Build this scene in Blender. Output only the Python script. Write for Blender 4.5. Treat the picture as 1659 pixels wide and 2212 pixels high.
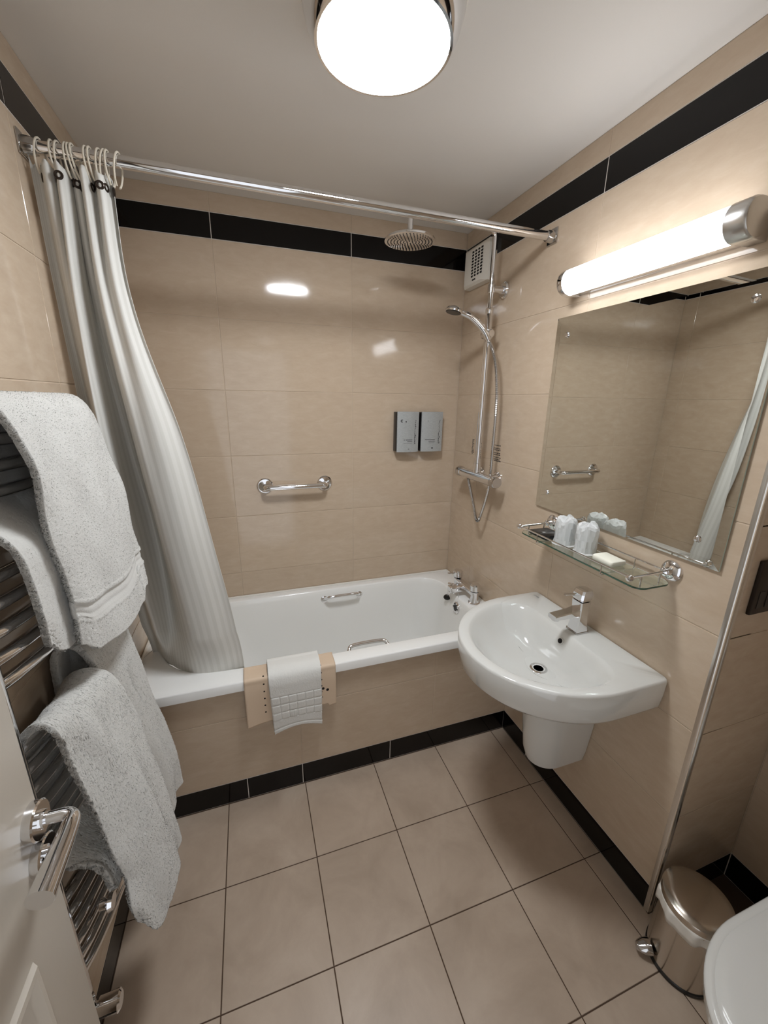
import bpy, bmesh, math, random
import numpy as np
from mathutils import Vector, Matrix
random.seed(7)
rng = np.random.default_rng(7)
for o in list(bpy.data.objects):
    bpy.data.objects.remove(o)
S = bpy.context.scene
C = S.collection

# ------------------------------------------------------------------ camera
CAM = Vector((-1.11354, -2.04168, 1.5866)); YAW, PITCH, ROLL, FPX = 0.32744, -0.27553, 0.01612, 859.54
cam = bpy.data.cameras.new('camera'); cam_o = bpy.data.objects.new('camera', cam); C.objects.link(cam_o)
cy_, sy_, cp_, sp_ = math.cos(YAW), math.sin(YAW), math.cos(PITCH), math.sin(PITCH)
fw = Vector((sy_*cp_, cy_*cp_, sp_)); rt = Vector((cy_, -sy_, 0)); up = rt.cross(fw)
cr, sr = math.cos(ROLL), math.sin(ROLL)
rt, up = cr*rt + sr*up, -sr*rt + cr*up
M = Matrix((rt, up, -fw)).transposed().to_4x4(); M.translation = CAM
cam_o.matrix_world = M
cam.sensor_fit = 'VERTICAL'; cam.sensor_height = 24.0; cam.lens = 24.0*FPX/2212
cam.clip_start = 0.01
S.camera = cam_o

# ------------------------------------------------------------------ light, exposure
W = bpy.data.worlds.new('world'); S.world = W; W.use_nodes = True
W.node_tree.nodes['Background'].inputs[0].default_value = (0.92, 0.95, 1.0, 1)
W.node_tree.nodes['Background'].inputs[1].default_value = 1.2
CEIL_LAMP = 86.0      # emission of the round ceiling diffuser
WALL_LAMP = 9.5      # emission of the tube over the mirror
S.view_settings.view_transform = 'Standard'
S.view_settings.look = 'None'
S.view_settings.gamma = 1.0
S.view_settings.use_curve_mapping = False
S.view_settings.exposure = 0.0

# ------------------------------------------------------------------ materials
MATS = {}
def lin(r, g, b):
    f = lambda c: (c/255)/12.92 if c/255 <= 0.04045 else ((c/255+0.055)/1.055)**2.4
    return (f(r), f(g), f(b), 1)
def mat(name, col, rough=0.5, metal=0.0, **k):
    m = bpy.data.materials.new(name); m.use_nodes = True; MATS[name] = m
    nt = m.node_tree; b = nt.nodes['Principled BSDF']
    b.inputs['Base Color'].default_value = col
    b.inputs['Roughness'].default_value = rough
    b.inputs['Metallic'].default_value = metal
    for kk, v in k.items():
        b.inputs[kk.replace('_', ' ')].default_value = v
    return m
def N(m, t, **k):
    n = m.node_tree.nodes.new(t)
    for a, v in k.items():
        setattr(n, a, v)
    return n
def L(m, a, b):
    m.node_tree.links.new(a, b)
def bsdf(m): return m.node_tree.nodes['Principled BSDF']
def posnoise(m, scale, stretch=(1, 1, 1), detail=4, rough=0.6, dist=0.0, obj=False):
    if obj:
        tc = N(m, 'ShaderNodeTexCoord'); src = tc.outputs['Object']
    else:
        g = N(m, 'ShaderNodeNewGeometry'); src = g.outputs['Position']
    mp = N(m, 'ShaderNodeMapping'); mp.inputs['Scale'].default_value = stretch
    L(m, src, mp.inputs['Vector'])
    n = N(m, 'ShaderNodeTexNoise'); n.inputs['Scale'].default_value = scale
    n.inputs['Detail'].default_value = detail; n.inputs['Roughness'].default_value = rough
    n.inputs['Distortion'].default_value = dist
    L(m, mp.outputs[0], n.inputs['Vector'])
    return n.outputs['Fac']
def ramp(m, fac, stops):
    r = N(m, 'ShaderNodeValToRGB')
    el = r.color_ramp.elements
    while len(el) > 1: el.remove(el[-1])
    el[0].position, el[0].color = stops[0]
    for p, c in stops[1:]:
        e = el.new(p); e.color = c
    L(m, fac, r.inputs[0]); return r.outputs[0]
def bump(m, h, strength, dist=0.002):
    b = N(m, 'ShaderNodeBump'); b.inputs['Strength'].default_value = strength; b.inputs['Distance'].default_value = dist
    L(m, h, b.inputs['Height']); L(m, b.outputs[0], bsdf(m).inputs['Normal'])
def tilemat(name, a, b, c, rough, stretch, scale, bumpv, rand=0.06):
    m = mat(name, a, rough)
    f = posnoise(m, scale, stretch, 6, 0.62, 0.4)
    col = ramp(m, f, [(0.30, a), (0.52, b), (0.72, c)])
    oi = N(m, 'ShaderNodeObjectInfo')
    mr = N(m, 'ShaderNodeMapRange'); mr.inputs['To Min'].default_value = 1-rand; mr.inputs['To Max'].default_value = 1+rand
    L(m, oi.outputs['Random'], mr.inputs['Value'])
    hv = N(m, 'ShaderNodeHueSaturation'); L(m, mr.outputs[0], hv.inputs['Value']); L(m, col, hv.inputs['Color'])
    L(m, hv.outputs[0], bsdf(m).inputs['Base Color'])
    h = posnoise(m, 7, (1, 1, 1.6), 2, 0.5)
    bump(m, h, bumpv, 0.02)
    return m
tilemat('wall_tile', lin(191, 171, 149), lin(196, 177, 155), lin(201, 183, 162), 0.085, (1, 1, 2.6), 14.0, 0.014, 0.02)
tilemat('floor_tile', lin(166, 148, 130), lin(178, 160, 142), lin(188, 171, 153), 0.36, (1, 1, 1), 5.0, 0.02, 0.025)
m = tilemat('black_tile', lin(5, 4, 4), lin(8, 6, 6), lin(12, 9, 9), 0.09, (1, 1, 3), 5.0, 0.02, 0.03)
bsdf(m).inputs['Specular IOR Level'].default_value = 0.3
mat('grout', lin(199, 182, 161), 0.85)
mat('eyelet_bronze', lin(52, 42, 36), 0.3, 0.6)
mat('grout_white', lin(205, 198, 190), 0.8)
mat('grout_dark', lin(78, 60, 46), 0.9)
m = mat('paint', lin(226, 222, 216), 0.75); bump(m, posnoise(m, 160, detail=3), 0.05, 0.002)
mat('ceramic', lin(214, 214, 210), 0.08, Coat_Weight=0.4, Coat_Roughness=0.03)
mat('acrylic', lin(240, 240, 237), 0.13)
mat('chrome', (0.80, 0.80, 0.81, 1), 0.06, 1.0)
mat('chrome_dark', (0.55, 0.54, 0.53, 1), 0.10, 1.0)
m = mat('satin_steel', (0.60, 0.585, 0.56, 1), 0.28, 1.0)
mat('trim_metal', (0.74, 0.72, 0.69, 1), 0.22, 1.0)
mat('dark_bronze', lin(44, 36, 31), 0.3, 0.5)
mat('bin_steel', (0.60, 0.55, 0.49, 1), 0.17, 1.0)
mat('mirror', (0.80, 0.815, 0.78, 1), 0.0, 1.0)
mat('mirror_edge', (0.45, 0.56, 0.50, 1), 0.15, 0.0)
mat('glass', (0.86, 0.96, 0.91, 1), 0.02, 0.0, Transmission_Weight=1.0, IOR=1.45)
mat('glass_edge', lin(70, 110, 92), 0.1, 0.0, Transmission_Weight=0.35)
mat('black_plastic', lin(14, 13, 13), 0.3)
mat('white_plastic', lin(226, 222, 213), 0.35)
mat('dark_hole', lin(20, 15, 12), 0.9)
mat('cream_plastic', lin(214, 206, 190), 0.35)
mat('door_paint', lin(190, 182, 170), 0.30)
mat('rubber_mat', lin(210, 187, 162), 0.6)
mat('ink', lin(48, 46, 46), 0.6)
mat('ink_pale', lin(150, 152, 150), 0.5)
mat('soap_wrap', lin(228, 226, 212), 0.45)
# brushed silver fronts of the dispensers
m = mat('brushed_silver', lin(176, 180, 180), 0.38, 0.25)
f = posnoise(m, 90, (1, 1, 14), 3, 0.6)
L(m, ramp(m, f, [(0.3, lin(158, 162, 163)), (0.7, lin(188, 192, 192))]), bsdf(m).inputs['Base Color'])
# terry towel
m = mat('terry', lin(205, 204, 199), 0.95, Sheen_Weight=0.35, Sheen_Roughness=0.6)
f = posnoise(m, 420, detail=2, rough=0.6); bump(m, f, 0.35, 0.003)
mat('terry_pile', lin(208, 207, 202), 0.95)
m = mat('towel_woven', lin(222, 221, 216), 0.9)
bump(m, posnoise(m, 600, detail=2), 0.25, 0.002)
# shower curtain: white cloth with woven satin stripes running down it
m = mat('curtain_cloth', lin(228, 226, 220), 0.6)
uv = N(m, 'ShaderNodeUVMap'); uv.uv_map = 'UVMap'
sp = N(m, 'ShaderNodeSeparateXYZ'); L(m, uv.outputs[0], sp.inputs[0])
mu = N(m, 'ShaderNodeMath', operation='MULTIPLY'); mu.inputs[1].default_value = 34; L(m, sp.outputs[0], mu.inputs[0])
fr = N(m, 'ShaderNodeMath', operation='FRACT'); L(m, mu.outputs[0], fr.inputs[0])
st = ramp(m, fr.outputs[0], [(0.0, lin(232, 231, 226)), (0.44, lin(232, 231, 226)), (0.56, lin(222, 221, 215)), (0.94, lin(222, 221, 215)), (1.0, lin(232, 231, 226))])
L(m, st, bsdf(m).inputs['Base Color'])
tr = N(m, 'ShaderNodeBsdfTranslucent'); tr.inputs[0].default_value = lin(215, 210, 198)
mx = N(m, 'ShaderNodeMixShader'); mx.inputs[0].default_value = 0.22
out = m.node_tree.nodes['Material Output']
L(m, bsdf(m).outputs[0], mx.inputs[1]); L(m, tr.outputs[0], mx.inputs[2]); L(m, mx.outputs[0], out.inputs[0])
# crumpled plastic film round the tumblers
m = mat('film', lin(238, 240, 240), 0.22, Alpha=0.62)
mat('tumbler', lin(225, 230, 228), 0.1, Alpha=0.5)
mat('bin_liner', lin(226, 222, 214), 0.4)
def emit(name, col, s):
    m = mat(name, (0.9, 0.9, 0.9, 1), 0.3)
    bsdf(m).inputs['Emission Color'].default_value = col
    bsdf(m).inputs['Emission Strength'].default_value = s
emit('ceiling_diffuser', (0.92, 0.955, 1.0, 1), CEIL_LAMP)
emit('tube_diffuser', (0.93, 0.955, 1.0, 1), WALL_LAMP)

# ------------------------------------------------------------------ helpers
ORG = {}
def tag(o, label=None, cat=None, group=None, kind=None):
    if label: o['label'] = label
    if cat: o['category'] = cat
    if group: o['group'] = group
    if kind: o['kind'] = kind
    return o
def thing(name, loc, label=None, cat=None, group=None, kind=None):
    o = bpy.data.objects.new(name, None); C.objects.link(o)
    o.location = loc; o.empty_display_size = 0.05
    ORG[o.name] = Vector(loc)
    return tag(o, label, cat, group, kind)
def link_mesh(name, me, material, parent=None, org=None, smooth=35):
    """me is in world coordinates; the object's origin is its parent's (or org)."""
    if parent is not None: org = ORG[parent.name]
    if org is None: org = Vector((0, 0, 0))
    org = Vector(org)
    me.transform(Matrix.Translation(-org))
    if isinstance(material, str): material = [material]
    for mm in material: me.materials.append(MATS[mm])
    if smooth:
        me.polygons.foreach_set('use_smooth', [True]*len(me.polygons))
        me.set_sharp_from_angle(angle=math.radians(smooth))
    o = bpy.data.objects.new(name, me); C.objects.link(o)
    if parent is not None: o.parent = parent
    else: o.location = org
    ORG[o.name] = org
    return o
def obj(name, bm, material, parent=None, org=None, smooth=35):
    bmesh.ops.recalc_face_normals(bm, faces=bm.faces)
    me = bpy.data.meshes.new(name); bm.to_mesh(me); bm.free()
    return link_mesh(name, me, material, parent, org, smooth)
def B(): return bmesh.new()
def box(bm, a, b, bev=0.0, seg=2):
    x0, x1 = sorted((a[0], b[0])); y0, y1 = sorted((a[1], b[1])); z0, z1 = sorted((a[2], b[2]))
    vs = [bm.verts.new((x, y, z)) for z in (z0, z1) for y in (y0, y1) for x in (x0, x1)]
    fs = [bm.faces.new([vs[i] for i in f]) for f in ((0, 2, 3, 1), (4, 5, 7, 6), (0, 1, 5, 4), (2, 6, 7, 3), (0, 4, 6, 2), (1, 3, 7, 5))]
    if bev > 0:
        es = list({e for f in fs for e in f.edges})
        bmesh.ops.bevel(bm, geom=es, offset=bev, segments=seg, affect='EDGES', profile=0.5)
    return bm
def frame_for(d):
    d = Vector(d).normalized()
    a = Vector((0, 0, 1)) if abs(d.z) < 0.9 else Vector((1, 0, 0))
    u = d.cross(a).normalized(); v = d.cross(u).normalized()
    return u, v
def lathe(bm, p, axis, prof, seg=32, cap=True):
    """prof: list of (distance along axis, radius)"""
    p = Vector(p); ax = Vector(axis).normalized(); u, v = frame_for(ax)
    rings = []
    for h, r in prof:
        c = p + ax*h
        if r < 1e-6: rings.append([bm.verts.new(c)])
        else: rings.append([bm.verts.new(c + (u*math.cos(t) + v*math.sin(t))*r) for t in [2*math.pi*i/seg for i in range(seg)]])
    for a, b in zip(rings, rings[1:]):
        for i in range(seg):
            j = (i+1) % seg
            if len(a) == 1 and len(b) == 1: continue
            if len(a) == 1: bm.faces.new((a[0], b[i], b[j]))
            elif len(b) == 1: bm.faces.new((a[i], a[j], b[0]))
            else: bm.faces.new((a[i], a[j], b[j], b[i]))
    if cap:
        for r in (rings[0], rings[-1]):
            if len(r) > 2: bm.faces.new(r)
    return bm
def cyl(bm, a, b, r, r2=None, seg=24, bev=0.0):
    a, b = Vector(a), Vector(b); d = (b-a); l = d.length; r2 = r if r2 is None else r2
    if bev: return lathe(bm, a, d, [(0, r-bev), (bev, r), (l-bev, r2), (l, r2-bev)], seg)
    return lathe(bm, a, d, [(0, r), (l, r2)], seg)
def smooth_path(pts, n=8, closed=False):
    P = [Vector(p) for p in pts]; out = []
    for i in range(len(P)-1):
        p0 = P[max(i-1, 0)]; p1 = P[i]; p2 = P[i+1]; p3 = P[min(i+2, len(P)-1)]
        for k in range(n):
            t = k/n
            out.append(0.5*((2*p1) + (p2-p0)*t + (2*p0-5*p1+4*p2-p3)*t*t + (-p0+3*p1-3*p2+p3)*t**3))
    out.append(P[-1]); return out
def fillet(pts, r, n=6):
    """polyline with its corners rounded to arcs of about r"""
    P = [Vector(p) for p in pts]; out = [P[0]]
    for a, b, c in zip(P, P[1:], P[2:]):
        d1 = (a-b).normalized(); d2 = (c-b).normalized()
        q = min(r, (a-b).length*0.49, (c-b).length*0.49)
        s, e = b+d1*q, b+d2*q
        for k in range(n+1):
            t = k/n; out.append((1-t)**2*s + 2*t*(1-t)*b + t*t*e)
    out.append(P[-1]); return out
def tube(bm, pts, r, seg=14, cap=True, closed=False, rad=None):
    P = [Vector(p) for p in pts]; n = len(P)
    tan = []
    for i in range(n):
        if closed: d = P[(i+1) % n]-P[i-1]
        else: d = P[min(i+1, n-1)]-P[max(i-1, 0)]
        tan.append(d.normalized())
    u, _ = frame_for(tan[0]); rings = []
    for i in range(n):
        t = tan[i]; u = (u - t*u.dot(t)).normalized(); v = t.cross(u)
        rr = rad[i] if rad else r
        rings.append([bm.verts.new(P[i] + (u*math.cos(a)+v*math.sin(a))*rr) for a in [2*math.pi*k/seg for k in range(seg)]])
    pairs = list(zip(rings, rings[1:])) + ([(rings[-1], rings[0])] if closed else [])
    for a, b in pairs:
        for i in range(seg):
            j = (i+1) % seg; bm.faces.new((a[i], a[j], b[j], b[i]))
    if cap and not closed:
        bm.faces.new(rings[0]); bm.faces.new(rings[-1])
    return bm
def ringstack(bm, rings, cap0=False, cap1=False, closed_v=False):
    R = [[bm.verts.new(p) for p in r] for r in rings]; n = len(R[0])
    pr = list(zip(R, R[1:])) + ([(R[-1], R[0])] if closed_v else [])
    for a, b in pr:
        for i in range(n):
            j = (i+1) % n; bm.faces.new((a[i], a[j], b[j], b[i]))
    if cap0: bm.faces.new(R[0])
    if cap1: bm.faces.new(R[-1])
    return R
def rrect(x0, x1, y0, y1, r, z, n=8, side=6, rl=None):
    """rounded rectangle ring, always 4*(n+side) points"""
    out = []
    q = r if rl is None else rl
    cs = [(x1-r, y1-r, 0, r), (x0+q, y1-q, 90, q), (x0+q, y0+q, 180, q), (x1-r, y0+r, 270, r)]
    for k in range(4):
        cx, cy, a0, r = cs[k]
        arc = [(cx+r*math.cos(math.radians(a0+90*i/n)), cy+r*math.sin(math.radians(a0+90*i/n))) for i in range(n+1)]
        nx, ny, na, nr = cs[(k+1) % 4]
        nxt = (nx+nr*math.cos(math.radians(na)), ny+nr*math.sin(math.radians(na)))
        out += arc
        e = arc[-1]
        out += [(e[0]+(nxt[0]-e[0])*i/side, e[1]+(nxt[1]-e[1])*i/side) for i in range(1, side)]
    return [(x, y, z) for x, y in out]
def grid_mesh(name, P, uvs=True):
    """P: (nu, nv, 3) array of points -> mesh of quads with UVs"""
    nu, nv, _ = P.shape
    me = bpy.data.meshes.new(name)
    idx = np.arange(nu*nv).reshape(nu, nv)
    q = np.stack([idx[:-1, :-1], idx[1:, :-1], idx[1:, 1:], idx[:-1, 1:]], -1).reshape(-1, 4)
    me.vertices.add(nu*nv); me.vertices.foreach_set('co', P.reshape(-1).astype(np.float32))
    me.loops.add(q.size); me.loops.foreach_set('vertex_index', q.reshape(-1).astype(np.int32))
    me.polygons.add(len(q)); me.polygons.foreach_set('loop_start', np.arange(0, q.size, 4, dtype=np.int32))
    me.update(calc_edges=True)
    if uvs:
        ul = me.uv_layers.new(name='UVMap')
        uu, vv = np.meshgrid(np.linspace(0, 1, nu), np.linspace(0, 1, nv), indexing='ij')
        f = np.stack([uu.reshape(-1), vv.reshape(-1)], -1)[q.reshape(-1)]
        ul.data.foreach_set('uv', f.reshape(-1).astype(np.float32))
    return me
def tri_mesh(name, V, F):
    me = bpy.data.meshes.new(name)
    me.vertices.add(len(V)); me.vertices.foreach_set('co', V.reshape(-1).astype(np.float32))
    me.loops.add(F.size); me.loops.foreach_set('vertex_index', F.reshape(-1).astype(np.int32))
    me.polygons.add(len(F)); me.polygons.foreach_set('loop_start', np.arange(0, F.size, F.shape[1], dtype=np.int32))
    me.update(calc_edges=True); return me
def smooth_rand(nu, nv, cu, cv, amp):
    """smooth 2-D random field of cu x cv control values"""
    g = rng.normal(0, 1, (cu, cv))
    def interp(a, n, ax):
        m = a.shape[ax]; t = np.linspace(0, m-1.001, n); i = t.astype(int); f = t-i; f = f*f*(3-2*f)
        a0 = np.take(a, i, ax); a1 = np.take(a, np.minimum(i+1, m-1), ax)
        sh = [1, 1]; sh[ax] = n; f = f.reshape(sh)
        return a0*(1-f)+a1*f
    return interp(interp(g, nu, 0), nv, 1)*amp
def solidify(o, t, off=0.0):
    md = o.modifiers.new('thickness', 'SOLIDIFY'); md.thickness = t; md.offset = off

# ------------------------------------------------------------------ room shell
XL, H, XR2, YC, YF = -1.587, 2.39, 0.36, -1.481, -2.30
Z0, DZ = 0.102, 0.3027
ROWS = [Z0+DZ*k for k in range(8)]           # joints between the wall tiles
ZB, ZT = ROWS[7], ROWS[7]+0.097              # dark border band
TH = 0.008
TILE_CACHE = {}
def tile_mesh(w, h):
    key = (round(w, 4), round(h, 4))
    if key not in TILE_CACHE:
        bm = B(); c = 0.0009
        # local: u along x, thickness along -y (front face at y=0 looks to -y), height along z
        back = [bm.verts.new(p) for p in ((0, TH, 0), (w, TH, 0), (w, TH, h), (0, TH, h))]
        mid = [bm.verts.new(p) for p in ((0, c, 0), (w, c, 0), (w, c, h), (0, c, h))]
        fr = [bm.verts.new(p) for p in ((c, 0, c), (w-c, 0, c), (w-c, 0, h-c), (c, 0, h-c))]
        for a, b in ((back, mid), (mid, fr)):
            for i in range(4):
                j = (i+1) % 4; bm.faces.new((a[i], a[j], b[j], b[i]))
        bm.faces.new(fr)
        bmesh.ops.recalc_face_normals(bm, faces=bm.faces)
        me = bpy.data.meshes.new('tile'); bm.to_mesh(me); bm.free()
        TILE_CACHE[key] = me
    return TILE_CACHE[key]
TILE_VAR = {}
def place_tile(name, parent, w, h, matname, loc, rot):
    key = (round(w, 4), round(h, 4), matname)
    if key not in TILE_VAR:
        me = tile_mesh(w, h).copy(); me.materials.append(MATS[matname]); TILE_VAR[key] = me
    o = bpy.data.objects.new(name, TILE_VAR[key]); C.objects.link(o)
    o.parent = parent; o.location = Vector(loc)-ORG[parent.name]; o.rotation_euler = rot
    return o
GAP = 0.0028
def tiled(parent, p0, rotz, ulen, ujoints, zspans):
    """tiles on a vertical plane: p0 = left-bottom corner as seen from the room, u runs to the right"""
    d = Vector((math.cos(rotz), math.sin(rotz), 0))
    for z0, z1, mn, nm, uj in zspans:
        us = [0]+sorted(u for u in (ujoints if uj is None else uj) if 0.004 < u < ulen-0.004)+[ulen]
        for a, b in zip(us, us[1:]):
            w, h = b-a-GAP, z1-z0-GAP
            if w < 0.004 or h < 0.004: continue
            place_tile(nm, parent, w, h, mn, Vector(p0)+d*(a+GAP/2)+Vector((0, 0, z0+GAP/2)), (0, 0, rotz))
def rows(z_from, skirting=True, uj_black=None):
    out = []
    if skirting: out.append((0.0, Z0, 'black_tile', 'black_tile', uj_black))
    for a, b in zip(ROWS, ROWS[1:]):
        if b > z_from+0.01: out.append((a, b, 'wall_tile', 'wall_tile', None))
    out.append((ZB, ZT, 'black_tile', 'border_tile', uj_black)); out.append((ZT, H, 'wall_tile', 'wall_tile', None))
    return out
def shell(name, a, b):
    bm = B(); box(bm, a, b)
    o = obj(name, bm, 'grout', None, org=((a[0]+b[0])/2, (a[1]+b[1])/2, min(a[2], b[2])), smooth=0)
    o['kind'] = 'structure'; return o
G = 0.0016   # grout lies this far behind the tile faces
wb = shell('wall_back', (XL-0.06, G, 0), (0.06, 0.10, H)); wb['label'] = 'beige tiled wall behind the bath with dark border'
tiled(wb, (XL, 0, 0), 0.0, -XL, [-XL-1.2, -XL-0.6], rows(0.45, False))
# white grout behind the dark border tiles shows as pale joints
wl = shell('wall_left', (XL-0.10, YF, 0), (XL-G, 0.06, H)); wl['label'] = 'beige tiled wall behind the towel rail'
tiled(wl, (XL, YF, 0), math.pi/2, -YF, [y-YF for y in (-1.89, -1.29, -0.69, -0.09)], rows(0.0))
wr = shell('wall_right', (G, YC+G, 0), (0.10, 0.06, H)); wr['label'] = 'beige tiled wall with the basin and mirror'
tiled(wr, (0, 0, 0), -math.pi/2, -YC-0.010, [0.26, 0.86], rows(0.0))
wc = shell('wall_recess', (0.012, YC+G, 0), (XR2+0.06, YC+0.06, H)); wc['label'] = 'shaded tiled wall of the toilet recess with a socket'
tiled(wc, (0.010, YC, 0), 0.0, XR2-0.010, [], rows(0.0))
wt = shell('wall_toilet', (XR2+G, YF, 0), (XR2+0.10, YC+0.06, H)); wt['label'] = 'tiled wall behind the toilet'
tiled(wt, (XR2, YC, 0), -math.pi/2, YC-YF, [0.30], rows(0.0))
bm = B()
box(bm, (XL-0.1, YF, 0), (-1.48, YF-0.1, H)); box(bm, (-0.68, YF, 0), (XR2+0.1, YF-0.1, H)); box(bm, (-1.48, YF, 2.04), (-0.68, YF-0.1, H))
o = obj('wall_front', bm, 'wall_tile', None, org=(-1, YF-0.05, 0), smooth=0); tag(o, kind='structure')
bm = B()
for x0, x1, z0, z1 in ((-1.52, -1.475, 0, 2.06), (-0.70, -0.64, 0, 2.06), (-1.52, -0.64, 2.02, 2.08)): box(bm, (x0, YF+0.012, z0), (x1, YF-0.11, z1), 0.004)
o = obj('trim_2', bm, 'door_paint', None, org=(-1.1, YF, 0)); tag(o, kind='structure')
bm = B(); box(bm, (XL-0.1, YF-0.1, H), (XR2+0.1, 0.1, H+0.08))
o = obj('ceiling', bm, 'paint', None, org=(-0.8, -1.1, H), smooth=0); tag(o, 'plain white painted ceiling', kind='structure')
# corner trim where the basin wall turns into the recess
bm = B()
n = 10; R_ = 0.010
prof = [(R_-R_*math.cos(a), YC+R_-R_*math.sin(a)) for a in [math.pi/2*i/n for i in range(n+1)]]
prof = [(-0.0008, YC+R_+0.006)]+[(x-0.0008*(1 if i < n/2 else 0), y-0.0008*(0 if i < n/2 else 1)) for i, (x, y) in enumerate(prof)]+[(R_+0.006, YC-0.0008), (R_+0.006, YC+0.008), (0.008, YC+R_+0.006)]
ringstack(bm, [[(x, y, z) for x, y in prof] for z in (0.0, H)], True, True)
o = obj('trim_1', bm, 'trim_metal', None, org=(0, YC, 0)); tag(o, 'satin metal corner strip on the edge of the basin wall', kind='structure')
# white silicone in the back corner and round the bath is modelled with the bath
# floor
bm = B(); box(bm, (XL-0.1, YF-0.1, -0.10), (XR2+0.1, 0.1, -0.0016))
fl = obj('floor', bm, 'grout_dark', None, org=(-0.8, -1.4, 0), smooth=0); tag(fl, 'square beige floor tiles with dark joints', kind='structure')
def floor_tile(x0, x1, y0, y1, left=None, right=None):
    g = 0.0032
    if left is not None: x0 -= g/2
    if right is not None: x1 += g/2
    w, h = x1-x0-g, y1-y0-g
    if w < 0.006 or h < 0.006: return
    key = (round(w, 4), round(h, 4), 'floor')
    if key not in TILE_VAR:
        me = tile_mesh(w, h).copy()
        me.transform(Matrix.Rotation(-math.pi/2, 4, 'X'))   # front face (-y) -> +z, height (z) -> +y
        me.materials.append(MATS['floor_tile']); TILE_VAR[key] = me
    o = bpy.data.objects.new('floor_tile', TILE_VAR[key]); C.objects.link(o)
    o.parent = fl; o.location = Vector((x0+g/2, y0+g/2, 0))-ORG[fl.name]
GX, GS, GY, GSY = -0.0707, 0.306, -0.684, 0.3028
xs = [GX+GS*k for k in range(-6, 3)]; ys = [GY-GSY*k for k in range(0, 8)]
for xa, xb in zip(xs, xs[1:]):
    for yb, ya in zip(ys, ys[1:]):
        y1, y0 = yb, max(ya, YF)
        if y0 >= y1: continue
        # main room part
        a, b = max(xa, XL), min(xb, 0.0)
        whole = xb > 0 and y1 < YC   # tile runs on into the recess
        if whole: b = min(xb, XR2)
        if b-a > 0.01:
            if xb > 0 and not whole and y0 < YC:
                floor_tile(a, 0.0, y0, y1, right=0.0); floor_tile(0.0, min(xb, XR2), y0, YC, left=0.0)
            else: floor_tile(a, b, y0, y1)

# ------------------------------------------------------------------ bath and its panel
BZ, BY = 0.574, -0.700
bath = thing('bathtub', (-0.8, -0.35, 0.0), 'white built-in bathtub with chrome taps at its far end', 'bathtub')
X0, X1 = XL+0.001, -0.001
e = 0.001
bm = B()
def inner(x0, x1, y0, y1, r, z):
    if x0 < X0+.01: return rrect(x0, x1, y0, y1, r, z, 10, 14)
    return [(x, y+(0.020*min(1, max(0, (-0.9-x)/0.4)) if y < -0.35 else 0), zz) for x, y, zz in rrect(x0, x1, y0, y1, r, z, 10, 14, min(r*1.9, (y1-y0)*0.48))]
rings = [inner(X0, X1, BY, -e, 0.006, BZ-0.040), inner(X0, X1, BY, -e, 0.006, BZ-0.006), inner(X0+.002, X1-.002, BY+.002, -e-.002, 0.008, BZ-0.002), inner(X0+.006, X1-.006, BY+.006, -e-.004, 0.012, BZ),
         inner(-1.530, -0.108, BY+0.066, -0.050, 0.13, BZ), inner(-1.525, -0.111, BY+0.070, -0.054, 0.13, BZ-0.0015), inner(-1.520, -0.114, BY+0.075, -0.058, 0.13, BZ-0.006),
         inner(-1.508, -0.118, BY+0.082, -0.064, 0.125, BZ-0.03), inner(-1.44, -0.130, BY+0.092, -0.075, 0.12, 0.44), inner(-1.36, -0.150, BY+0.105, -0.088, 0.115, 0.30), inner(-1.30, -0.165, BY+0.118, -0.10, 0.11, 0.22),
         inner(-1.26, -0.185, BY+0.14, -0.122, 0.10, 0.185), inner(-1.20, -0.22, BY+0.19, -0.17, 0.09, 0.172), inner(-0.95, -0.45, BY+0.30, -0.29, 0.05, 0.168)]
ringstack(bm, rings, False, True)
o = obj('bath_body', bm, 'acrylic', bath, smooth=50)
# chrome grips let into both sides
for ys_, dirn, zoff in ((BY+0.083, 1, 0.0), (-0.066, -1, -0.006)):
    bm = B(); yb = ys_
    pts = [(-0.785, yb-dirn*.010, 0.528+zoff), (-0.770, yb+dirn*.026, 0.545+zoff), (-0.745, yb+dirn*.040, 0.557+zoff), (-0.62, yb+dirn*.040, 0.557+zoff), (-0.595, yb+dirn*.026, 0.545+zoff), (-0.58, yb-dirn*.010, 0.528+zoff)]
    tube(bm, smooth_path(pts, 8), 0.0085, 14)
    for x in (-0.782, -0.583): lathe(bm, (x, yb-dirn*.004, 0.528+zoff), (0, dirn, 0.1), [(0, 0.019), (0.005, 0.019), (0.008, 0.013)], 20)
    obj('grab_handle', bm, 'chrome', bath)
# overflow with its chain and plug
bm = B(); lathe(bm, (-0.119, -0.357, 0.519), (-1, 0, 0.12), [(0, 0.031), (0.006, 0.031), (0.011, 0.026), (0.011, 0.018), (0.005, 0.017), (0.005, 0.0)], 28)
ov = obj('overflow_cover', bm, 'chrome', bath)
bm = B(); lathe(bm, (-0.126, -0.357, 0.520), (-1, 0, 0.12), [(0, 0.0165), (0.0015, 0.0165)], 20)
for a in range(6):
    t = a*math.pi/3; lathe(bm, (-0.130, -0.357+0.022*math.cos(t), 0.520+0.022*math.sin(t)), (-1, 0, 0.1), [(-0.004, 0.004), (0.0008, 0.004)], 8)
obj('overflow_hole', bm, 'black_plastic', ov)
# silicone bead along the wall
bm = B()
tube(bm, [(X0+.006, -0.006, BZ), (X1-.006, -0.006, BZ)], 0.0048, 8)
tube(bm, [(X1-.0055, -0.008, BZ), (X1-.0055, BY+.006, BZ)], 0.005, 8)
tube(bm, [(X0+.0055, -0.008, BZ), (X0+.0055, BY+.006, BZ)], 0.005, 8)
obj('sealant_bead', bm, 'white_plastic', bath)

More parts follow.
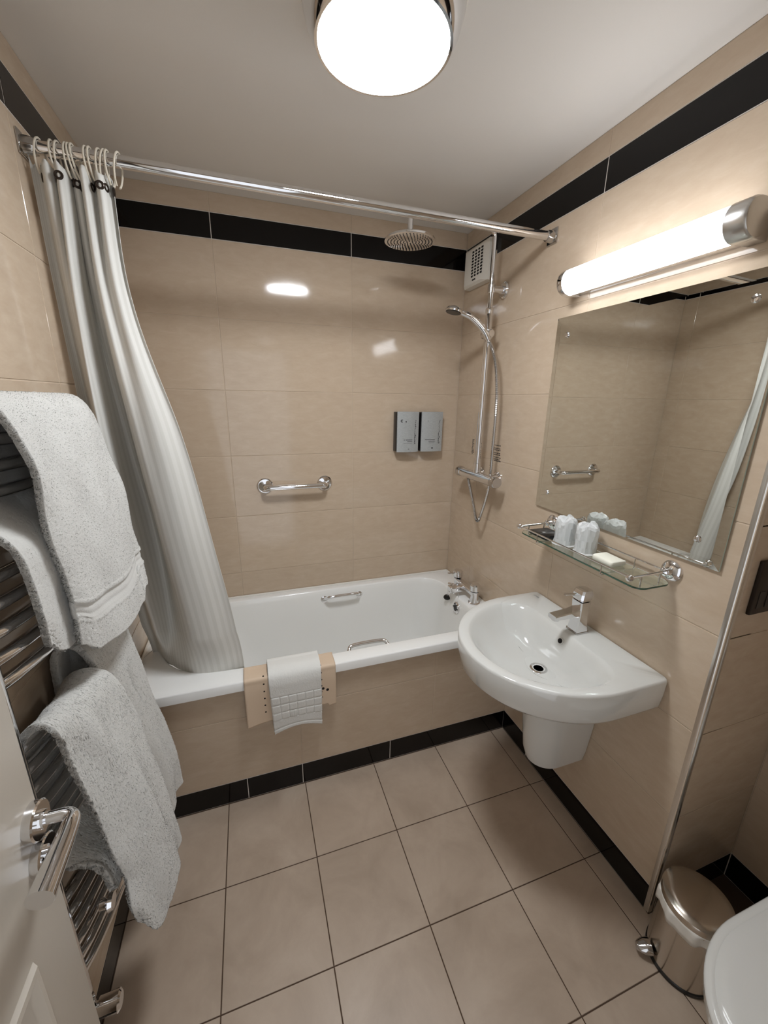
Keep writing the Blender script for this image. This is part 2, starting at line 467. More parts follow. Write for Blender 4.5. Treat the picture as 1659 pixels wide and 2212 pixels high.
PY = -0.682
bm = B(); box(bm, (X0, PY+G, 0.0), (X1, PY+0.03, BZ-0.042)); panel = obj('bath_panel', bm, 'grout', bath, smooth=0); panel['label'] = 'beige tiled front with a black plinth'
bm = B(); box(bm, (X0, PY+G*0.5, 0.0), (X1, PY+G, Z0+0.001)); obj('plinth_grout', bm, 'grout_white', panel, smooth=0)
tiled(panel, (XL, PY, 0), 0.0, -XL, [0.59, 1.19], [(0.0, Z0, 'black_tile', 'plinth_tile', [XL*-1-1.218, -XL-0.997, -XL-0.604]), (Z0, 0.402, 'wall_tile', 'panel_tile', None), (0.402, BZ-0.042, 'wall_tile', 'panel_tile', None)])
# pale grout strips behind the dark border and skirting
def grout_strip(parent, a, b):
    bm = B(); box(bm, a, b); obj('border_grout', bm, 'grout_white', parent, smooth=0)
g2 = G*0.45
for z0, z1 in ((ZB-0.001, ZT+0.001), (0, Z0+0.001)):
    if z0 > 1: grout_strip(wb, (XL, g2, z0), (0, G+.0005, z1))
    grout_strip(wl, (XL-g2, YF, z0), (XL-G-.0005, -0.001, z1))
    grout_strip(wr, (g2, YC+0.012, z0), (G+.0005, -0.001, z1))
    grout_strip(wc, (0.012, YC+g2, z0), (XR2, YC+G+.0005, z1))
    grout_strip(wt, (XR2+g2, YF, z0), (XR2+G+.0005, YC, z1))

# bath filler tap
tap = thing('bath_tap', (-0.066, -0.335, BZ), 'chrome two-pillar bath filler standing on the bath rim', 'tap')
def pillar(y, lever):
    bm = B()
    lathe(bm, (-0.062, y, BZ), (0, 0, 1), [(0, 0.030), (0.005, 0.030), (0.009, 0.024), (0.03, 0.020), (0.06, 0.0195), (0.066, 0.022)], 28)
    obj('pillar', bm, 'chrome', tap)
    bm = B()
    lathe(bm, (-0.062, y, BZ+0.069), (0, 0, 1), [(0, 0.0225), (0.004, 0.0262), (0.032, 0.0262), (0.039, 0.021), (0.040, 0.0)], 28)
    k = obj('control_knob', bm, 'chrome', tap)
    if lever:
        bm = B(); tube(bm, [(-0.080, y, BZ+0.092), (-0.122, y, BZ+0.097), (-0.128, y, BZ+0.097)], 0.0042, 10); obj('lever', bm, 'chrome', k)
pillar(-0.245, True); pillar(-0.425, False)
bm = B(); box(bm, (-0.082, -0.437, BZ+0.042), (-0.044, -0.233, BZ+0.066), 0.006, 3); obj('bridge', bm, 'chrome', tap)
bm = B()
box(bm, (-0.155, -0.345, BZ+0.026), (-0.062, -0.300, BZ+0.060), 0.007, 3)
lathe(bm, (-0.138, -0.3225, BZ+0.028), (0, 0, -1), [(0, 0.018), (0.008, 0.018), (0.010, 0.014)], 24)
obj('spout', bm, 'chrome', tap)
bm = B(); tube(bm, smooth_path([(-0.112, -0.345, BZ+0.03), (-0.113, -0.35, BZ-0.01), (-0.121, -0.357, BZ-0.035)], 6), 0.0014, 6); obj('plug_chain', bm, 'chrome', tap)
bm = B(); tube(bm, [(-0.128, -0.262, BZ+0.045), (-0.130, -0.260, BZ-0.035)], 0.0012, 6); ch = obj('plug_chain', bm, 'chrome', tap)
bm = B(); lathe(bm, (-0.130, -0.260, BZ-0.034), (0.10, 0.25, -1), [(0, 0.010), (0.003, 0.018), (0.009, 0.020), (0.014, 0.017)], 24); obj('rubber_plug', bm, 'black_plastic', tap)
bm = B(); tube(bm, [(-0.128, -0.262, BZ+0.045), (-0.105, -0.30, BZ+0.05)], 0.006, 8); obj('chain_stay', bm, 'chrome', tap)

# ------------------------------------------------------------------ shower
sh = thing('shower_column', (0.0, -0.366, 1.23), 'chrome shower column with bar valve, riser rail and round overhead rose', 'shower')
SX, SY, SZ = -0.070, -0.366, 1.232
bm = B(); lathe(bm, (SX, SY+0.165, SZ), (0, -1, 0), [(0, 0.016), (0.003, 0.0225), (0.05, 0.0235), (0.28, 0.0235), (0.325, 0.0225), (0.330, 0.017)], 28)
obj('valve_bar', bm, 'chrome', sh)
for y, s in ((SY+0.168, 1), (SY-0.168, -1)):
    bm = B(); lathe(bm, (SX, y, SZ), (0, s, 0), [(-0.030, 0.0245), (0.0, 0.026), (0.006, 0.0235)], 28); obj('control_knob', bm, 'chrome_dark', sh)
for y in (SY+0.075, SY-0.075):
    bm = B(); lathe(bm, (-0.0005, y, SZ), (-1, 0, 0), [(0, 0.033), (0.004, 0.033), (0.012, 0.024), (0.05, 0.016)], 28); obj('wall_flange', bm, 'chrome', sh)
bm = B(); cyl(bm, (SX, SY, SZ+0.018), (SX, SY, SZ+0.066), 0.019, 0.017, 24, 0.002); obj('riser_socket', bm, 'chrome', sh)
bm = B(); tube(bm, [(SX, SY, SZ+0.06), (SX, SY, 1.98)], 0.0145, 18); obj('lower_riser', bm, 'chrome', sh)
bm = B(); tube(bm, fillet([(SX, SY, 1.97), (SX, SY, 2.285), (-0.455, SY, 2.292), (-0.455, SY, 2.218)], 0.045, 10), 0.0115, 16)
obj('overhead_arm', bm, 'chrome', sh)
bm = B(); lathe(bm, (SX, SY, 1.955), (0, 0, 1), [(0, 0.0148), (0.004, 0.0172), (0.022, 0.0172), (0.026, 0.0118)], 24); obj('riser_collar', bm, 'chrome', sh)
bm = B(); lathe(bm, (-0.0005, SY, 2.055), (-1, 0, 0), [(0, 0.034), (0.008, 0.034), (0.014, 0.028), (0.014, 0.016), (0.05, 0.013), (0.066, 0.013)], 28)
lathe(bm, (SX, SY, 2.037), (0, 0, 1), [(0, 0.0125), (0.003, 0.0155), (0.033, 0.0155), (0.036, 0.0125)], 24)
obj('wall_bracket', bm, 'chrome', sh)
bm = B()
lathe(bm, (-0.455, SY, 2.190), (0, 0, 1), [(-0.006, 0.094), (-0.004, 0.100), (0.002, 0.100), (0.006, 0.094), (0.012, 0.03), (0.020, 0.016), (0.034, 0.014)], 48)
hd = obj('shower_rose', bm, 'chrome', sh)
bm = B()
for k in range(1, 8):
    for j in range(6*k):
        a = 2*math.pi*j/(6*k); r = 0.0125*k
        lathe(bm, (-0.455+r*math.cos(a), SY+r*math.sin(a), 2.1842), (0, 0, -1), [(0, 0.0024), (0.0022, 0.0018), (0.0022, 0)], 6, False)
o = obj('rose_nozzles', bm, 'black_plastic', hd, smooth=0); o['kind'] = 'stuff'
# slider bracket
bm = B()
lathe(bm, (SX, SY, 1.850), (0, 0, 1), [(0, 0.0135), (0.002, 0.019), (0.040, 0.019), (0.042, 0.0135)], 24)
lathe(bm, (SX-0.006, SY-0.030, 1.872), (0, 1, 0), [(-0.012, 0.014), (-0.008, 0.017), (0.055, 0.017), (0.06, 0.014)], 22)
obj('slider_bracket', bm, 'chrome', sh)
hs = thing('hand_shower', (-0.10, -0.39, 1.87), 'chrome hand shower resting in the slider bracket', 'hand shower')
hp = smooth_path([(-0.088, -0.405, 1.842), (-0.105, -0.402, 1.872), (-0.135, -0.396, 1.905), (-0.175, -0.390, 1.933), (-0.218, -0.385, 1.946)], 8)
rad = [0.0105+0.0035*math.sin(math.pi*i/(len(hp)-1)) for i in range(len(hp))]
bm = B(); tube(bm, hp, 0.012, 16, rad=rad); obj('handle', bm, 'chrome', hs)
bm = B(); ax = Vector((-0.20, 0.0, -1)).normalized(); hc = Vector((-0.252, -0.381, 1.957))
lathe(bm, hc, ax, [(-0.014, 0.0), (-0.012, 0.015), (-0.004, 0.031), (0.006, 0.038), (0.012, 0.036)], 32); obj('spray_head', bm, 'chrome', hs)
bm = B(); lathe(bm, hc+ax*0.0121, ax, [(-0.001, 0.034), (0.0018, 0.031), (0.0024, 0.0)], 32, False); obj('spray_face', bm, 'black_plastic', hs)
bm = B()
path = smooth_path([(-0.086, -0.407, 1.838), (-0.076, -0.428, 1.80), (-0.066, -0.447, 1.73), (-0.060, -0.462, 1.62), (-0.058, -0.466, 1.50), (-0.056, -0.462, 1.36), (-0.050, -0.452, 1.22), (-0.052, -0.432, 1.12), (-0.056, -0.405, 1.035), (-0.058, -0.395, 1.014), (-0.062, -0.382, 1.018), (-0.066, -0.350, 1.09), (-0.069, -0.31, 1.17), (-0.070, -0.290, 1.210)], 26)
rad = [0.0080 if i % 2 else 0.0064 for i in range(len(path))]
tube(bm, path, 0.0066, 10, rad=rad)
o = obj('shower_hose', bm, 'chrome_dark', None, org=(-0.06, -0.40, 1.01)); tag(o, 'ribbed metal shower hose looping below the bar valve', 'hose')

# printed safety notice on the wall beside the valve: lines too small to read
bm = B()
for k, (z, l) in enumerate(((1.388, .060), (1.374, .050), (1.366, .052), (1.352, .048), (1.344, .044), (1.332, .052), (1.323, .050), (1.316, .054))):
    y = -0.386-0.0016*k
    while l > 0.004:
        w = random.uniform(0.006, 0.014); box(bm, (-0.0004, y, z), (-0.0001, y-w, z-0.0042)); y -= w+0.003; l -= w+0.003
box(bm, (-0.0004, -0.376, 1.388), (-0.0001, -0.3795, 1.335))
o = obj('wall_notice', bm, 'ink', None, org=(-0.0002, -0.41, 1.31), smooth=0); tag(o, 'small dark printed notice on the tiles right of the hose', 'sticker')
bm = B()
for k in range(11):
    z = 1.395-0.0072*k; box(bm, (-0.0004, -0.186-random.uniform(0, .004), z), (-0.0001, -0.2+random.uniform(-.012, .004), z-0.0035))
o = obj('wall_notice', bm, 'ink', None, org=(-0.0002, -0.19, 1.31), smooth=0); tag(o, 'small dark printed notice on the tiles left of the riser', 'sticker')

# extractor fan
fan = thing('extractor_fan', (0, -0.14, 2.21), 'white extractor fan with a square-holed grille high in the corner', 'fan')
bm = B(); y0, y1, z0, z1 = -0.052, -0.262, 2.120, 2.292
ringstack(bm,
          [[(-0.0005, y0, z0), (-0.0005, y1, z0), (-0.0005, y1, z1), (-0.0005, y0, z1)], [(-0.030, y0-.002, z0+.002), (-0.030, y1+.002, z0+.002), (-0.030, y1+.002, z1-.002), (-0.030, y0-.002, z1-.002)],
           [(-0.040, y0-.012, z0+.012), (-0.040, y1+.045, z0+.012), (-0.040, y1+.045, z1-.012), (-0.040, y0-.012, z1-.012)]], True, True)
obj('fan_casing', bm, 'white_plastic', fan, smooth=20)
bm = B()
for i in range(4):
    for j in range(9):
        y = -0.128-0.0262*i; z = 2.268-0.0128*j
        box(bm, (-0.0404, y, z), (-0.0398, y-0.017, z-0.0085))
o = obj('grille_slots', bm, 'dark_hole', fan, smooth=0); o['kind'] = 'stuff'
bm = B(); box(bm, (-0.0404, -0.140, 2.148), (-0.0399, -0.170, 2.141)); obj('maker_mark', bm, 'ink', fan, smooth=0)

# ------------------------------------------------------------------ back wall fittings
gb = thing('grab_bar', (-0.9, 0, 1.16), 'short chrome grab bar on the wall above the bathtub', 'grab bar')
bm = B(); tube(bm, fillet([(-1.052, -0.004, 1.161), (-1.052, -0.062, 1.161), (-0.752, -0.062, 1.161), (-0.752, -0.004, 1.161)], 0.035, 8), 0.0125, 18); obj('bar', bm, 'chrome', gb)
for x in (-1.052, -0.752):
    bm = B(); lathe(bm, (x, -0.0004, 1.161), (0, -1, 0), [(0, 0.039), (0.004, 0.039), (0.009, 0.034), (0.010, 0.022), (0.014, 0.014)], 32); obj('wall_flange', bm, 'chrome', gb)

def dispenser(x0, x1, marks, label):
    z0, z1 = 1.318, 1.527
    d = thing('soap_dispenser', ((x0+x1)/2, 0, z0), label, 'dispenser', 'soap dispensers above the bath')
    bm = B(); box(bm, (x0-0.001, -0.0004, z0+.002), (x1+0.001, -0.046, z1-.002), 0.003, 2); obj('case', bm, 'black_plastic', d)
    bm = B(); n = 12; ring0 = []; ring1 = []
    pts = []
    for i in range(n+1):
        t = i/n; pts.append((x0+0.002+(x1-x0-0.002)*t, -0.046-0.014*math.sin(math.pi*(0.15+0.75*t))))
    prof = pts+[(x1-0.0005, -0.0455), (x0+0.0025, -0.0455)]
    ringstack(bm, [[(x, y, z) for x, y in prof] for z in (z0, z1)], True, True)
    cv = obj('front_cover', bm, 'brushed_silver', d, smooth=25)
    def fy(x):
        t = (x-x0-0.002)/(x1-x0-0.002); return -0.046-0.014*math.sin(math.pi*(0.15+0.75*t))-0.0002
    def dash(bm, xa, xb, za, zb):
        k = 4; f = []
        for i in range(k+1):
            x = xa+(xb-xa)*i/k; f.append((x, fy(x)))
        for a, b in zip(f, f[1:]):
            v = [bm.verts.new(p) for p in ((a[0], a[1]-.0002, za), (b[0], b[1]-.0002, za), (b[0], b[1]-.0002, zb), (a[0], a[1]-.0002, zb))]
            bm.faces.new(v)
    bm = B(); w = x1-x0
    # upright lettering, a run of small strokes down the right side
    z = z1-0.042
    while z > z0+0.042:
        h = random.uniform(0.003, 0.010); off = random.uniform(-0.003, 0.003)
        dash(bm, x0+w*0.82+off, x0+w*0.82+off+random.uniform(0.0016, 0.0045), z-h, z); z -= h+random.uniform(0.0012, 0.003)
    dash(bm, x0+w*0.80, x0+w*0.815, z0+0.042, z0+0.10)
    for a, b, zz, hh in marks: dash(bm, x0+w*a, x0+w*b, z0+zz, z0+zz+hh)
    o = obj('printed_lettering', bm, 'ink', cv, smooth=0); o['kind'] = 'stuff'
    return d, cv, fy
d1, c1, fy1 = dispenser(-0.374, -0.250, [(.30, .36, .062, .003), (.39, .70, .062, .003), (.46, .70, .054, .0025), (.30, .70, .046, .0012), (.50, .56, .014, .003)], 'silver soap dispenser with two round marks, left of the pair')
d2, c2, fy2 = dispenser(-0.236, -0.110, [(.18, .64, .062, .003), (.34, .64, .054, .0025), (.36, .62, .047, .0012), (.48, .56, .016, .006), (.28, .30, .160, .004)], 'silver soap dispenser nearer the corner, right of the pair')
bm = B()
for (x, z, r0, r1, a0, a1) in ((-0.348, 1.480, 0.0035, 0.0075, 50, 310), (-0.326, 1.476, 0.0, 0.0035, 0, 360)):
    k = 16
    for i in range(k):
        t0, t1 = math.radians(a0+(a1-a0)*i/k), math.radians(a0+(a1-a0)*(i+1)/k)
        q = [(x+r1*math.cos(t0), z+r1*math.sin(t0)), (x+r1*math.cos(t1), z+r1*math.sin(t1)), (x+r0*math.cos(t1), z+r0*math.sin(t1)), (x+r0*math.cos(t0), z+r0*math.sin(t0))]
        if r0 == 0: q = q[:3]
        bm.faces.new([bm.verts.new((a, fy1(a)-0.0003, b)) for a, b in q])
obj('round_marks', bm, 'ink', c1, smooth=0)

# ------------------------------------------------------------------ curtain rail, rings, curtain
RY, RZ = -0.643, 2.170
rail = thing('curtain_rail', (-0.8, RY, RZ), 'chrome shower curtain rail spanning the room above the bath', 'curtain rail')
bm = B(); tube(bm, [(XL+.004, RY, RZ), (-0.004, RY, RZ)], 0.0150, 24); obj('rod', bm, 'chrome', rail)
for x, s in ((-0.0005, -1), (XL+.0005, 1)):
    bm = B(); box(bm, (x, RY-0.026, RZ-0.026), (x+s*0.005, RY+0.026, RZ+0.026), 0.002)
    lathe(bm, (x, RY, RZ), (s, 0, 0), [(0, 0.022), (0.022, 0.0195), (0.030, 0.0175), (0.0305, 0.0151)], 24)
    obj('wall_flange', bm, 'chrome_dark', rail)
RINGX = [-1.552, -1.520, -1.511, -1.491, -1.482, -1.475, -1.449, -1.440, -1.425, -1.416, -1.404, -1.385]
ORD = ['first', 'second', 'third', 'fourth', 'fifth', 'sixth', 'seventh', 'eighth', 'ninth', 'tenth', 'eleventh', 'twelfth']
for i, x in enumerate(RINGX):
    bm = B(); pts = []
    lean = random.uniform(-0.006, 0.006)
    for k in range(22):
        a = math.radians(-70+320*k/21)
        pts.append((x+lean*math.sin(a)+0.004*math.cos(a), RY+0.0225*math.cos(a)*1.0, RZ-0.020+0.040*math.sin(a)))
    tube(bm, pts, 0.0024, 8)
    o = obj('curtain_ring', bm, 'cream_plastic', None, org=(x, RY, RZ-0.06)); tag(o, 'cream plastic curtain ring, %s from the left wall on the rail' % ORD[i], 'curtain ring', 'curtain rings on the rail')
nu, nv = 260, 170
u = np.linspace(0, 1, nu)[:, None]; t = np.linspace(0, 1, nv)[None, :]
zt, zb = 2.132, 0.552
zz = zt+(zb-zt)*t
KZ = [0.58, 0.73, 1.10, 1.45, 1.83, 2.13]       # plan of the curtain at six heights, from the wall to its free edge
KP = [[(-1.548, -.405), (-1.530, -.405), (-1.497, -.455), (-1.44, -.515), (-1.34, -.604), (-1.195, -.588)],
      [(-1.556, -.460), (-1.532, -.450), (-1.492, -.540), (-1.445, -.480), (-1.355, -.632), (-1.210, -.602)],
      [(-1.568, -.550), (-1.547, -.530), (-1.508, -.630), (-1.455, -.490), (-1.388, -.660), (-1.256, -.628)],
      [(-1.575, -.602), (-1.552, -.580), (-1.520, -.660), (-1.483, -.525), (-1.420, -.672), (-1.307, -.640)],
      [(-1.578, -.632), (-1.556, -.618), (-1.525, -.668), (-1.498, -.590), (-1.455, -.670), (-1.393, -.645)],
      [(-1.578, -.640), (-1.548, -.648), (-1.515, -.660), (-1.487, -.628), (-1.455, -.655), (-1.402, -.643)]]
rowsxy = []
for kp in KP:
    q = np.array([tuple(v) for v in smooth_path([(a, b, 0) for a, b in kp], 20)])
    uu_ = np.linspace(0, 1, len(q)); un = np.linspace(0, 1, nu)
    rowsxy.append((np.interp(un, uu_, q[:, 0]), np.interp(un, uu_, q[:, 1])))
def blend(k):
    M_ = np.stack([r[k] for r in rowsxy], 1)      # (nu, 6)
    out = np.empty((nu, nv))
    zi = zz[0]
    for a in range(nv):
        z = min(max(zi[a], KZ[0]), KZ[-1]); b = max(0, min(4, int(np.searchsorted(KZ, z))-1)); f = (z-KZ[b])/(KZ[b+1]-KZ[b])
        p0 = M_[:, max(b-1, 0)]; p1 = M_[:, b]; p2 = M_[:, b+1]; p3 = M_[:, min(b+2, 5)]
        m1 = (p2-p0)*0.5; m2 = (p3-p1)*0.5
        out[:, a] = (2*f**3-3*f*f+1)*p1+(f**3-2*f*f+f)*m1+(-2*f**3+3*f*f)*p2+(f**3-f*f)*m2
    return out
X = blend(0); Y = blend(1)
hi = np.interp(zz[0], [0.58, 1.0, 1.5, 1.85, 2.0, 2.13], [0.0012, 0.0025, 0.006, 0.011, 0.017, 0.021])[None, :]
ph = 2*math.pi*(1.2*u+4.3*u**1.6+0.10*t)
am = 0.35+0.65*np.clip(u/0.3, 0, 1)
Y = Y+hi*am*np.sin(ph)
X = X+0.30*hi*am*np.cos(ph)*np.sin(math.pi*u)
Y = Y+smooth_rand(nu, nv, 16, 6, 0.0028)*np.clip(t*4, 0, 1)
Z = zz+0*u
top = np.clip(1-t/0.05, 0, 1)
Z = Z+top*(0.006*np.cos(2*math.pi*11.5*u)+0.016*np.clip(1-u/0.10, 0, 1))
X = np.clip(X, XL+0.006, None)
P = np.stack([X, Y, Z+0*X], -1)
curt = thing('shower_curtain', (-1.45, -0.62, 0.59), 'white striped shower curtain bunched at the wall, hem on the bath rim', 'curtain')
o = link_mesh('cloth', grid_mesh('cloth', P), 'curtain_cloth', curt, smooth=80); solidify(o, 0.0012)
for i, x in enumerate(RINGX):      # dark eyelets in the top hem
    k = int(np.argmin(np.abs(P[:, 3, 0]-x))); p = Vector(P[k, 3])
    d = Vector(P[min(k+3, nu-1), 3]-P[max(k-3, 0), 3]); nrm = Vector((d.y, -d.x, 0)).normalized()
    bm = B(); uu_, vv_ = frame_for(nrm)
    tube(bm, [p+(uu_*math.cos(a)+vv_*math.sin(a))*0.0075 for a in [2*math.pi*j/16 for j in range(16)]], 0.0030, 8, closed=True)
    obj('eyelet', bm, 'eyelet_bronze', curt)

# ------------------------------------------------------------------ towel rail and towels
rad_ = thing('towel_radiator', (XL, -1.08, 0.30), 'tall chrome ladder towel radiator with bowed bars on the left wall', 'towel radiator')
YN, YFAR, XP = -1.306, -0.785, -1.552
for y in (YN, YFAR):
    bm = B(); lathe(bm, (XP, y, 0.30), (0, 0, 1), [(0, 0.014), (0.004, 0.0185), (1.276, 0.0185), (1.281, 0.014)], 20); obj('post', bm, 'chrome', rad_)
    bm = B(); lathe(bm, (XP+0.012, y, 1.562), (1, 0, 0.0), [(0, 0.013), (0.016, 0.013), (0.018, 0.009)], 16); obj('vent_cap', bm, 'black_plastic' if y == YFAR else 'chrome', rad_)
barz = [1.555, 1.512, 1.469, 1.426] + [1.290-0.0452*k for k in range(5)] + [0.968-0.0452*k for k in range(6)] + [0.585-0.0432*k for k in range(6)]
barmesh = None
for z in barz:
    if barmesh is None:
        bm = B(); pts = []
        for k in range(17):
            s = k/16; pts.append((XP+0.004+0.044*math.sin(math.pi*s)**0.8, YN+(YFAR-YN)*s, 0.0))
        tube(bm, pts, 0.0122, 14)
        b0 = obj('bar', bm, 'chrome', None); barmesh = b0.data
        b0.parent = rad_; b0.location = Vector((0, 0, z))-ORG[rad_.name]
    else:
        bo = bpy.data.objects.new('bar', barmesh); C.objects.link(bo); bo.parent = rad_; bo.location = Vector((0, 0, z))-ORG[rad_.name]
for y in (-1.24, -0.86):
    for z in (1.36, 0.65):
        bm = B(); cyl(bm, (XL+.0005, y, z), (XP+.03, y, z), 0.010, 0.010, 16); lathe(bm, (XL+.0005, y, z), (1, 0, 0), [(0, .02), (.004, .02), (.006, .012)], 18); obj('wall_bracket', bm, 'chrome', rad_)
bm = B()
lathe(bm, (XP, YN, 0.30), (0, 0, -1), [(0, 0.013), (0.02, 0.013), (0.022, 0.019), (0.055, 0.019), (0.058, 0.012), (0.29, 0.0085)], 20)
lathe(bm, (XP, YN, 0.242), (1, 0, 0), [(0, 0.013), (0.02, 0.013), (0.022, 0.019), (0.062, 0.021), (0.066, 0.016)], 20)
obj('valve', bm, 'chrome', rad_)
bm = B(); lathe(bm, (XP, YFAR, 0.30), (0, 0, -1), [(0, 0.013), (0.02, 0.013), (0.022, 0.019), (0.055, 0.019), (0.058, 0.012), (0.29, 0.0085)], 20); obj('valve', bm, 'chrome', rad_)
bm = B(); lathe(bm, (XP+0.044, -1.25, 0.475), (1, 0, 0.0), [(0, 0.012), (0.012, 0.012), (0.018, 0.020), (0.026, 0.017), (0.029, 0.0)], 20); obj('hook', bm, 'chrome', rad_)

def cr(points, n):
    """Catmull-Rom through points (k,3), resampled evenly by length to n"""
    q = np.array([tuple(v) for v in smooth_path(points, 16)])
    d = np.r_[0, np.cumsum(np.linalg.norm(np.diff(q, axis=0), axis=1))]
    s = np.linspace(0, d[-1], n)
    return np.stack([np.interp(s, d, q[:, i]) for i in range(3)], -1), d[-1]
def towel(name, label, near, far, nw, ns, thick, band=None, hem=0.0, wave=0.0, bowx=0.0, pile=30000, hemfn=None, group=None):
    a, la = cr(near, ns); b, lb = cr(far, ns)
    w = np.linspace(0, 1, nw)[:, None, None]
    P = a[None]*(1-w)+b[None]*w
    s = np.linspace(0, 1, ns)[None, :]; ww = np.linspace(0, 1, nw)[:, None]
    P[..., 0] += bowx*np.sin(math.pi*ww)*(0.3+0.7*s)
    front = np.clip((s-0.55)/0.45, 0, 1)
    P[..., 0] += wave*front*np.sin(2*math.pi*(1.6*ww+0.15)+2.2*s)
    if hemfn is not None: P[..., 2] += hemfn(ww)*np.clip((s-0.75)/0.25, 0, 1)**1.5
    curl = np.clip((0.10-ww)/0.10, 0, 1)**2+np.clip((ww-0.88)/0.12, 0, 1)**2
    P[..., 0] -= 0.014*curl*front
    P[..., 2] += 0.035*np.exp(-(ww/0.06)**2)*np.clip((0.12-s)/0.12, 0, 1)
    P[..., 0] += smooth_rand(nw, ns, 7, 12, 0.0035)
    P[..., 1] += smooth_rand(nw, ns, 5, 14, 0.004)
    # terry relief
    du = np.gradient(P, axis=0); dv = np.gradient(P, axis=1)
    nrm = np.cross(du, dv); nrm /= np.linalg.norm(nrm, axis=-1, keepdims=True)+1e-12
    if nrm[nw//2, int(ns*0.8), 0] < 0: nrm = -nrm
    rough = np.abs(rng.normal(0, 1, (nw, ns)))*0.0006
    mask = np.ones((nw, ns))
    if band:
        for s0, s1 in band:
            inb = ((s > s0) & (s < s1)).astype(float)+0*ww
            mask *= 1-inb
            rough = rough*(1-inb)+inb*(-0.0022+0.0007*np.sin(s*ns*0.9)*np.ones((nw, 1)))
            for e in (s0, s1): rough += 0.0022*np.exp(-((s-e)/(0.004))**2)*np.ones((nw, 1))
    P = P+nrm*rough[..., None]
    T = thing(name, tuple(np.round(P.reshape(-1, 3).mean(0), 3)), label, 'towel', group)
    o = link_mesh('cloth', grid_mesh('cloth', P), 'terry', T, smooth=180); solidify(o, thick, 0.0)
    # loops of pile standing off both faces
    k = pile; iu = rng.random(k)*(nw-1.001); iv = rng.random(k)*(ns-1.001)
    # crowd some along the long and short edges so the outline is fuzzy
    q = k//5; iu[:q] = np.where(rng.random(q) < 0.5, 0.0, nw-1.001); iv[q:q+q//3] = np.where(rng.random(q//3) < 0.5, 0.0, ns-1.001)
    i0 = iu.astype(int); j0 = iv.astype(int)
    keep = mask[i0, j0] > 0.5; i0 = i0[keep]; j0 = j0[keep]; k = len(i0)
    base = P[i0, j0]; nn = nrm[i0, j0]
    side = np.where(rng.random(k) < 0.78, 1.0, -1.0)[:, None]
    tu = du[i0, j0]; tu /= np.linalg.norm(tu, axis=-1, keepdims=True)+1e-12
    tv = dv[i0, j0]; tv /= np.linalg.norm(tv, axis=-1, keepdims=True)+1e-12
    base = base+nn*side*(thick*0.5-0.0008)+tu*rng.normal(0, 0.0012, (k, 1))+tv*rng.normal(0, 0.0012, (k, 1))
    edge = np.where(i0 == 0, -1.0, np.where(i0 >= nw-2, 1.0, 0.0))[:, None]
    edv = np.where(j0 == 0, -1.0, np.where(j0 >= ns-2, 1.0, 0.0))[:, None]
    onedge = (np.abs(edge)+np.abs(edv)) > 0
    base = np.where(onedge, base-nn*side*thick*rng.random((k, 1))*0.9, base)
    dirv = np.where(onedge, tu*edge+tv*edv+nn*rng.normal(0, .35, (k, 1)), nn*side)+tu*rng.normal(0, .38, (k, 1))+tv*rng.normal(0.1, .38, (k, 1))
    dirv /= np.linalg.norm(dirv, axis=-1, keepdims=True)
    ln = rng.uniform(0.0014, 0.0030, (k, 1))
    sd = np.cross(dirv, rng.normal(0, 1, (k, 3))); sd /= np.linalg.norm(sd, axis=-1, keepdims=True)+1e-9
    V = np.stack([base-sd*0.0005, base+sd*0.0005, base+dirv*ln], 1).reshape(-1, 3)
    F = np.arange(3*k).reshape(-1, 3)
    me = tri_mesh('pile', V, F)
    soft = nn*side*0.85+dirv*0.35; soft /= np.linalg.norm(soft, axis=-1, keepdims=True)
    me.normals_split_custom_set_from_vertices(np.repeat(soft, 3, axis=0).tolist())
    p = link_mesh('pile', me, 'terry_pile', T, smooth=0); p['kind'] = 'stuff'
    return T, P
# upper hand towel: back half passes behind the top bars and comes out in front of the next group
towel('hand_towel', 'white terry hand towel with a ribbed band over the top bars of the radiator',
      [(-1.486, -1.240, 1.105), (-1.486, -1.255, 1.20), (-1.488, -1.262, 1.33), (-1.545, -1.262, 1.405), (-1.562, -1.255, 1.50), (-1.545, -1.252, 1.568), (-1.515, -1.25, 1.584), (-1.487, -1.248, 1.565), (-1.470, -1.235, 1.50), (-1.458, -1.215, 1.35), (-1.452, -1.20, 1.20), (-1.452, -1.19, 1.075)],
      [(-1.470, -0.89, 1.10), (-1.470, -0.89, 1.20), (-1.478, -0.89, 1.33), (-1.548, -0.89, 1.415), (-1.562, -0.88, 1.50), (-1.545, -0.87, 1.566), (-1.515, -0.87, 1.582), (-1.484, -0.865, 1.563), (-1.463, -0.86, 1.50), (-1.440, -0.85, 1.35), (-1.425, -0.84, 1.20), (-1.416, -0.83, 1.050)],
      170, 400, 0.013, band=[(0.895, 0.935)], wave=0.006, bowx=0.010, pile=90000, hemfn=lambda w: -0.012*np.sin(math.pi*w*1.0)+0.03*np.clip((w-0.82)/0.04, 0, 1)+0.03*np.exp(-(w/0.06)**2))
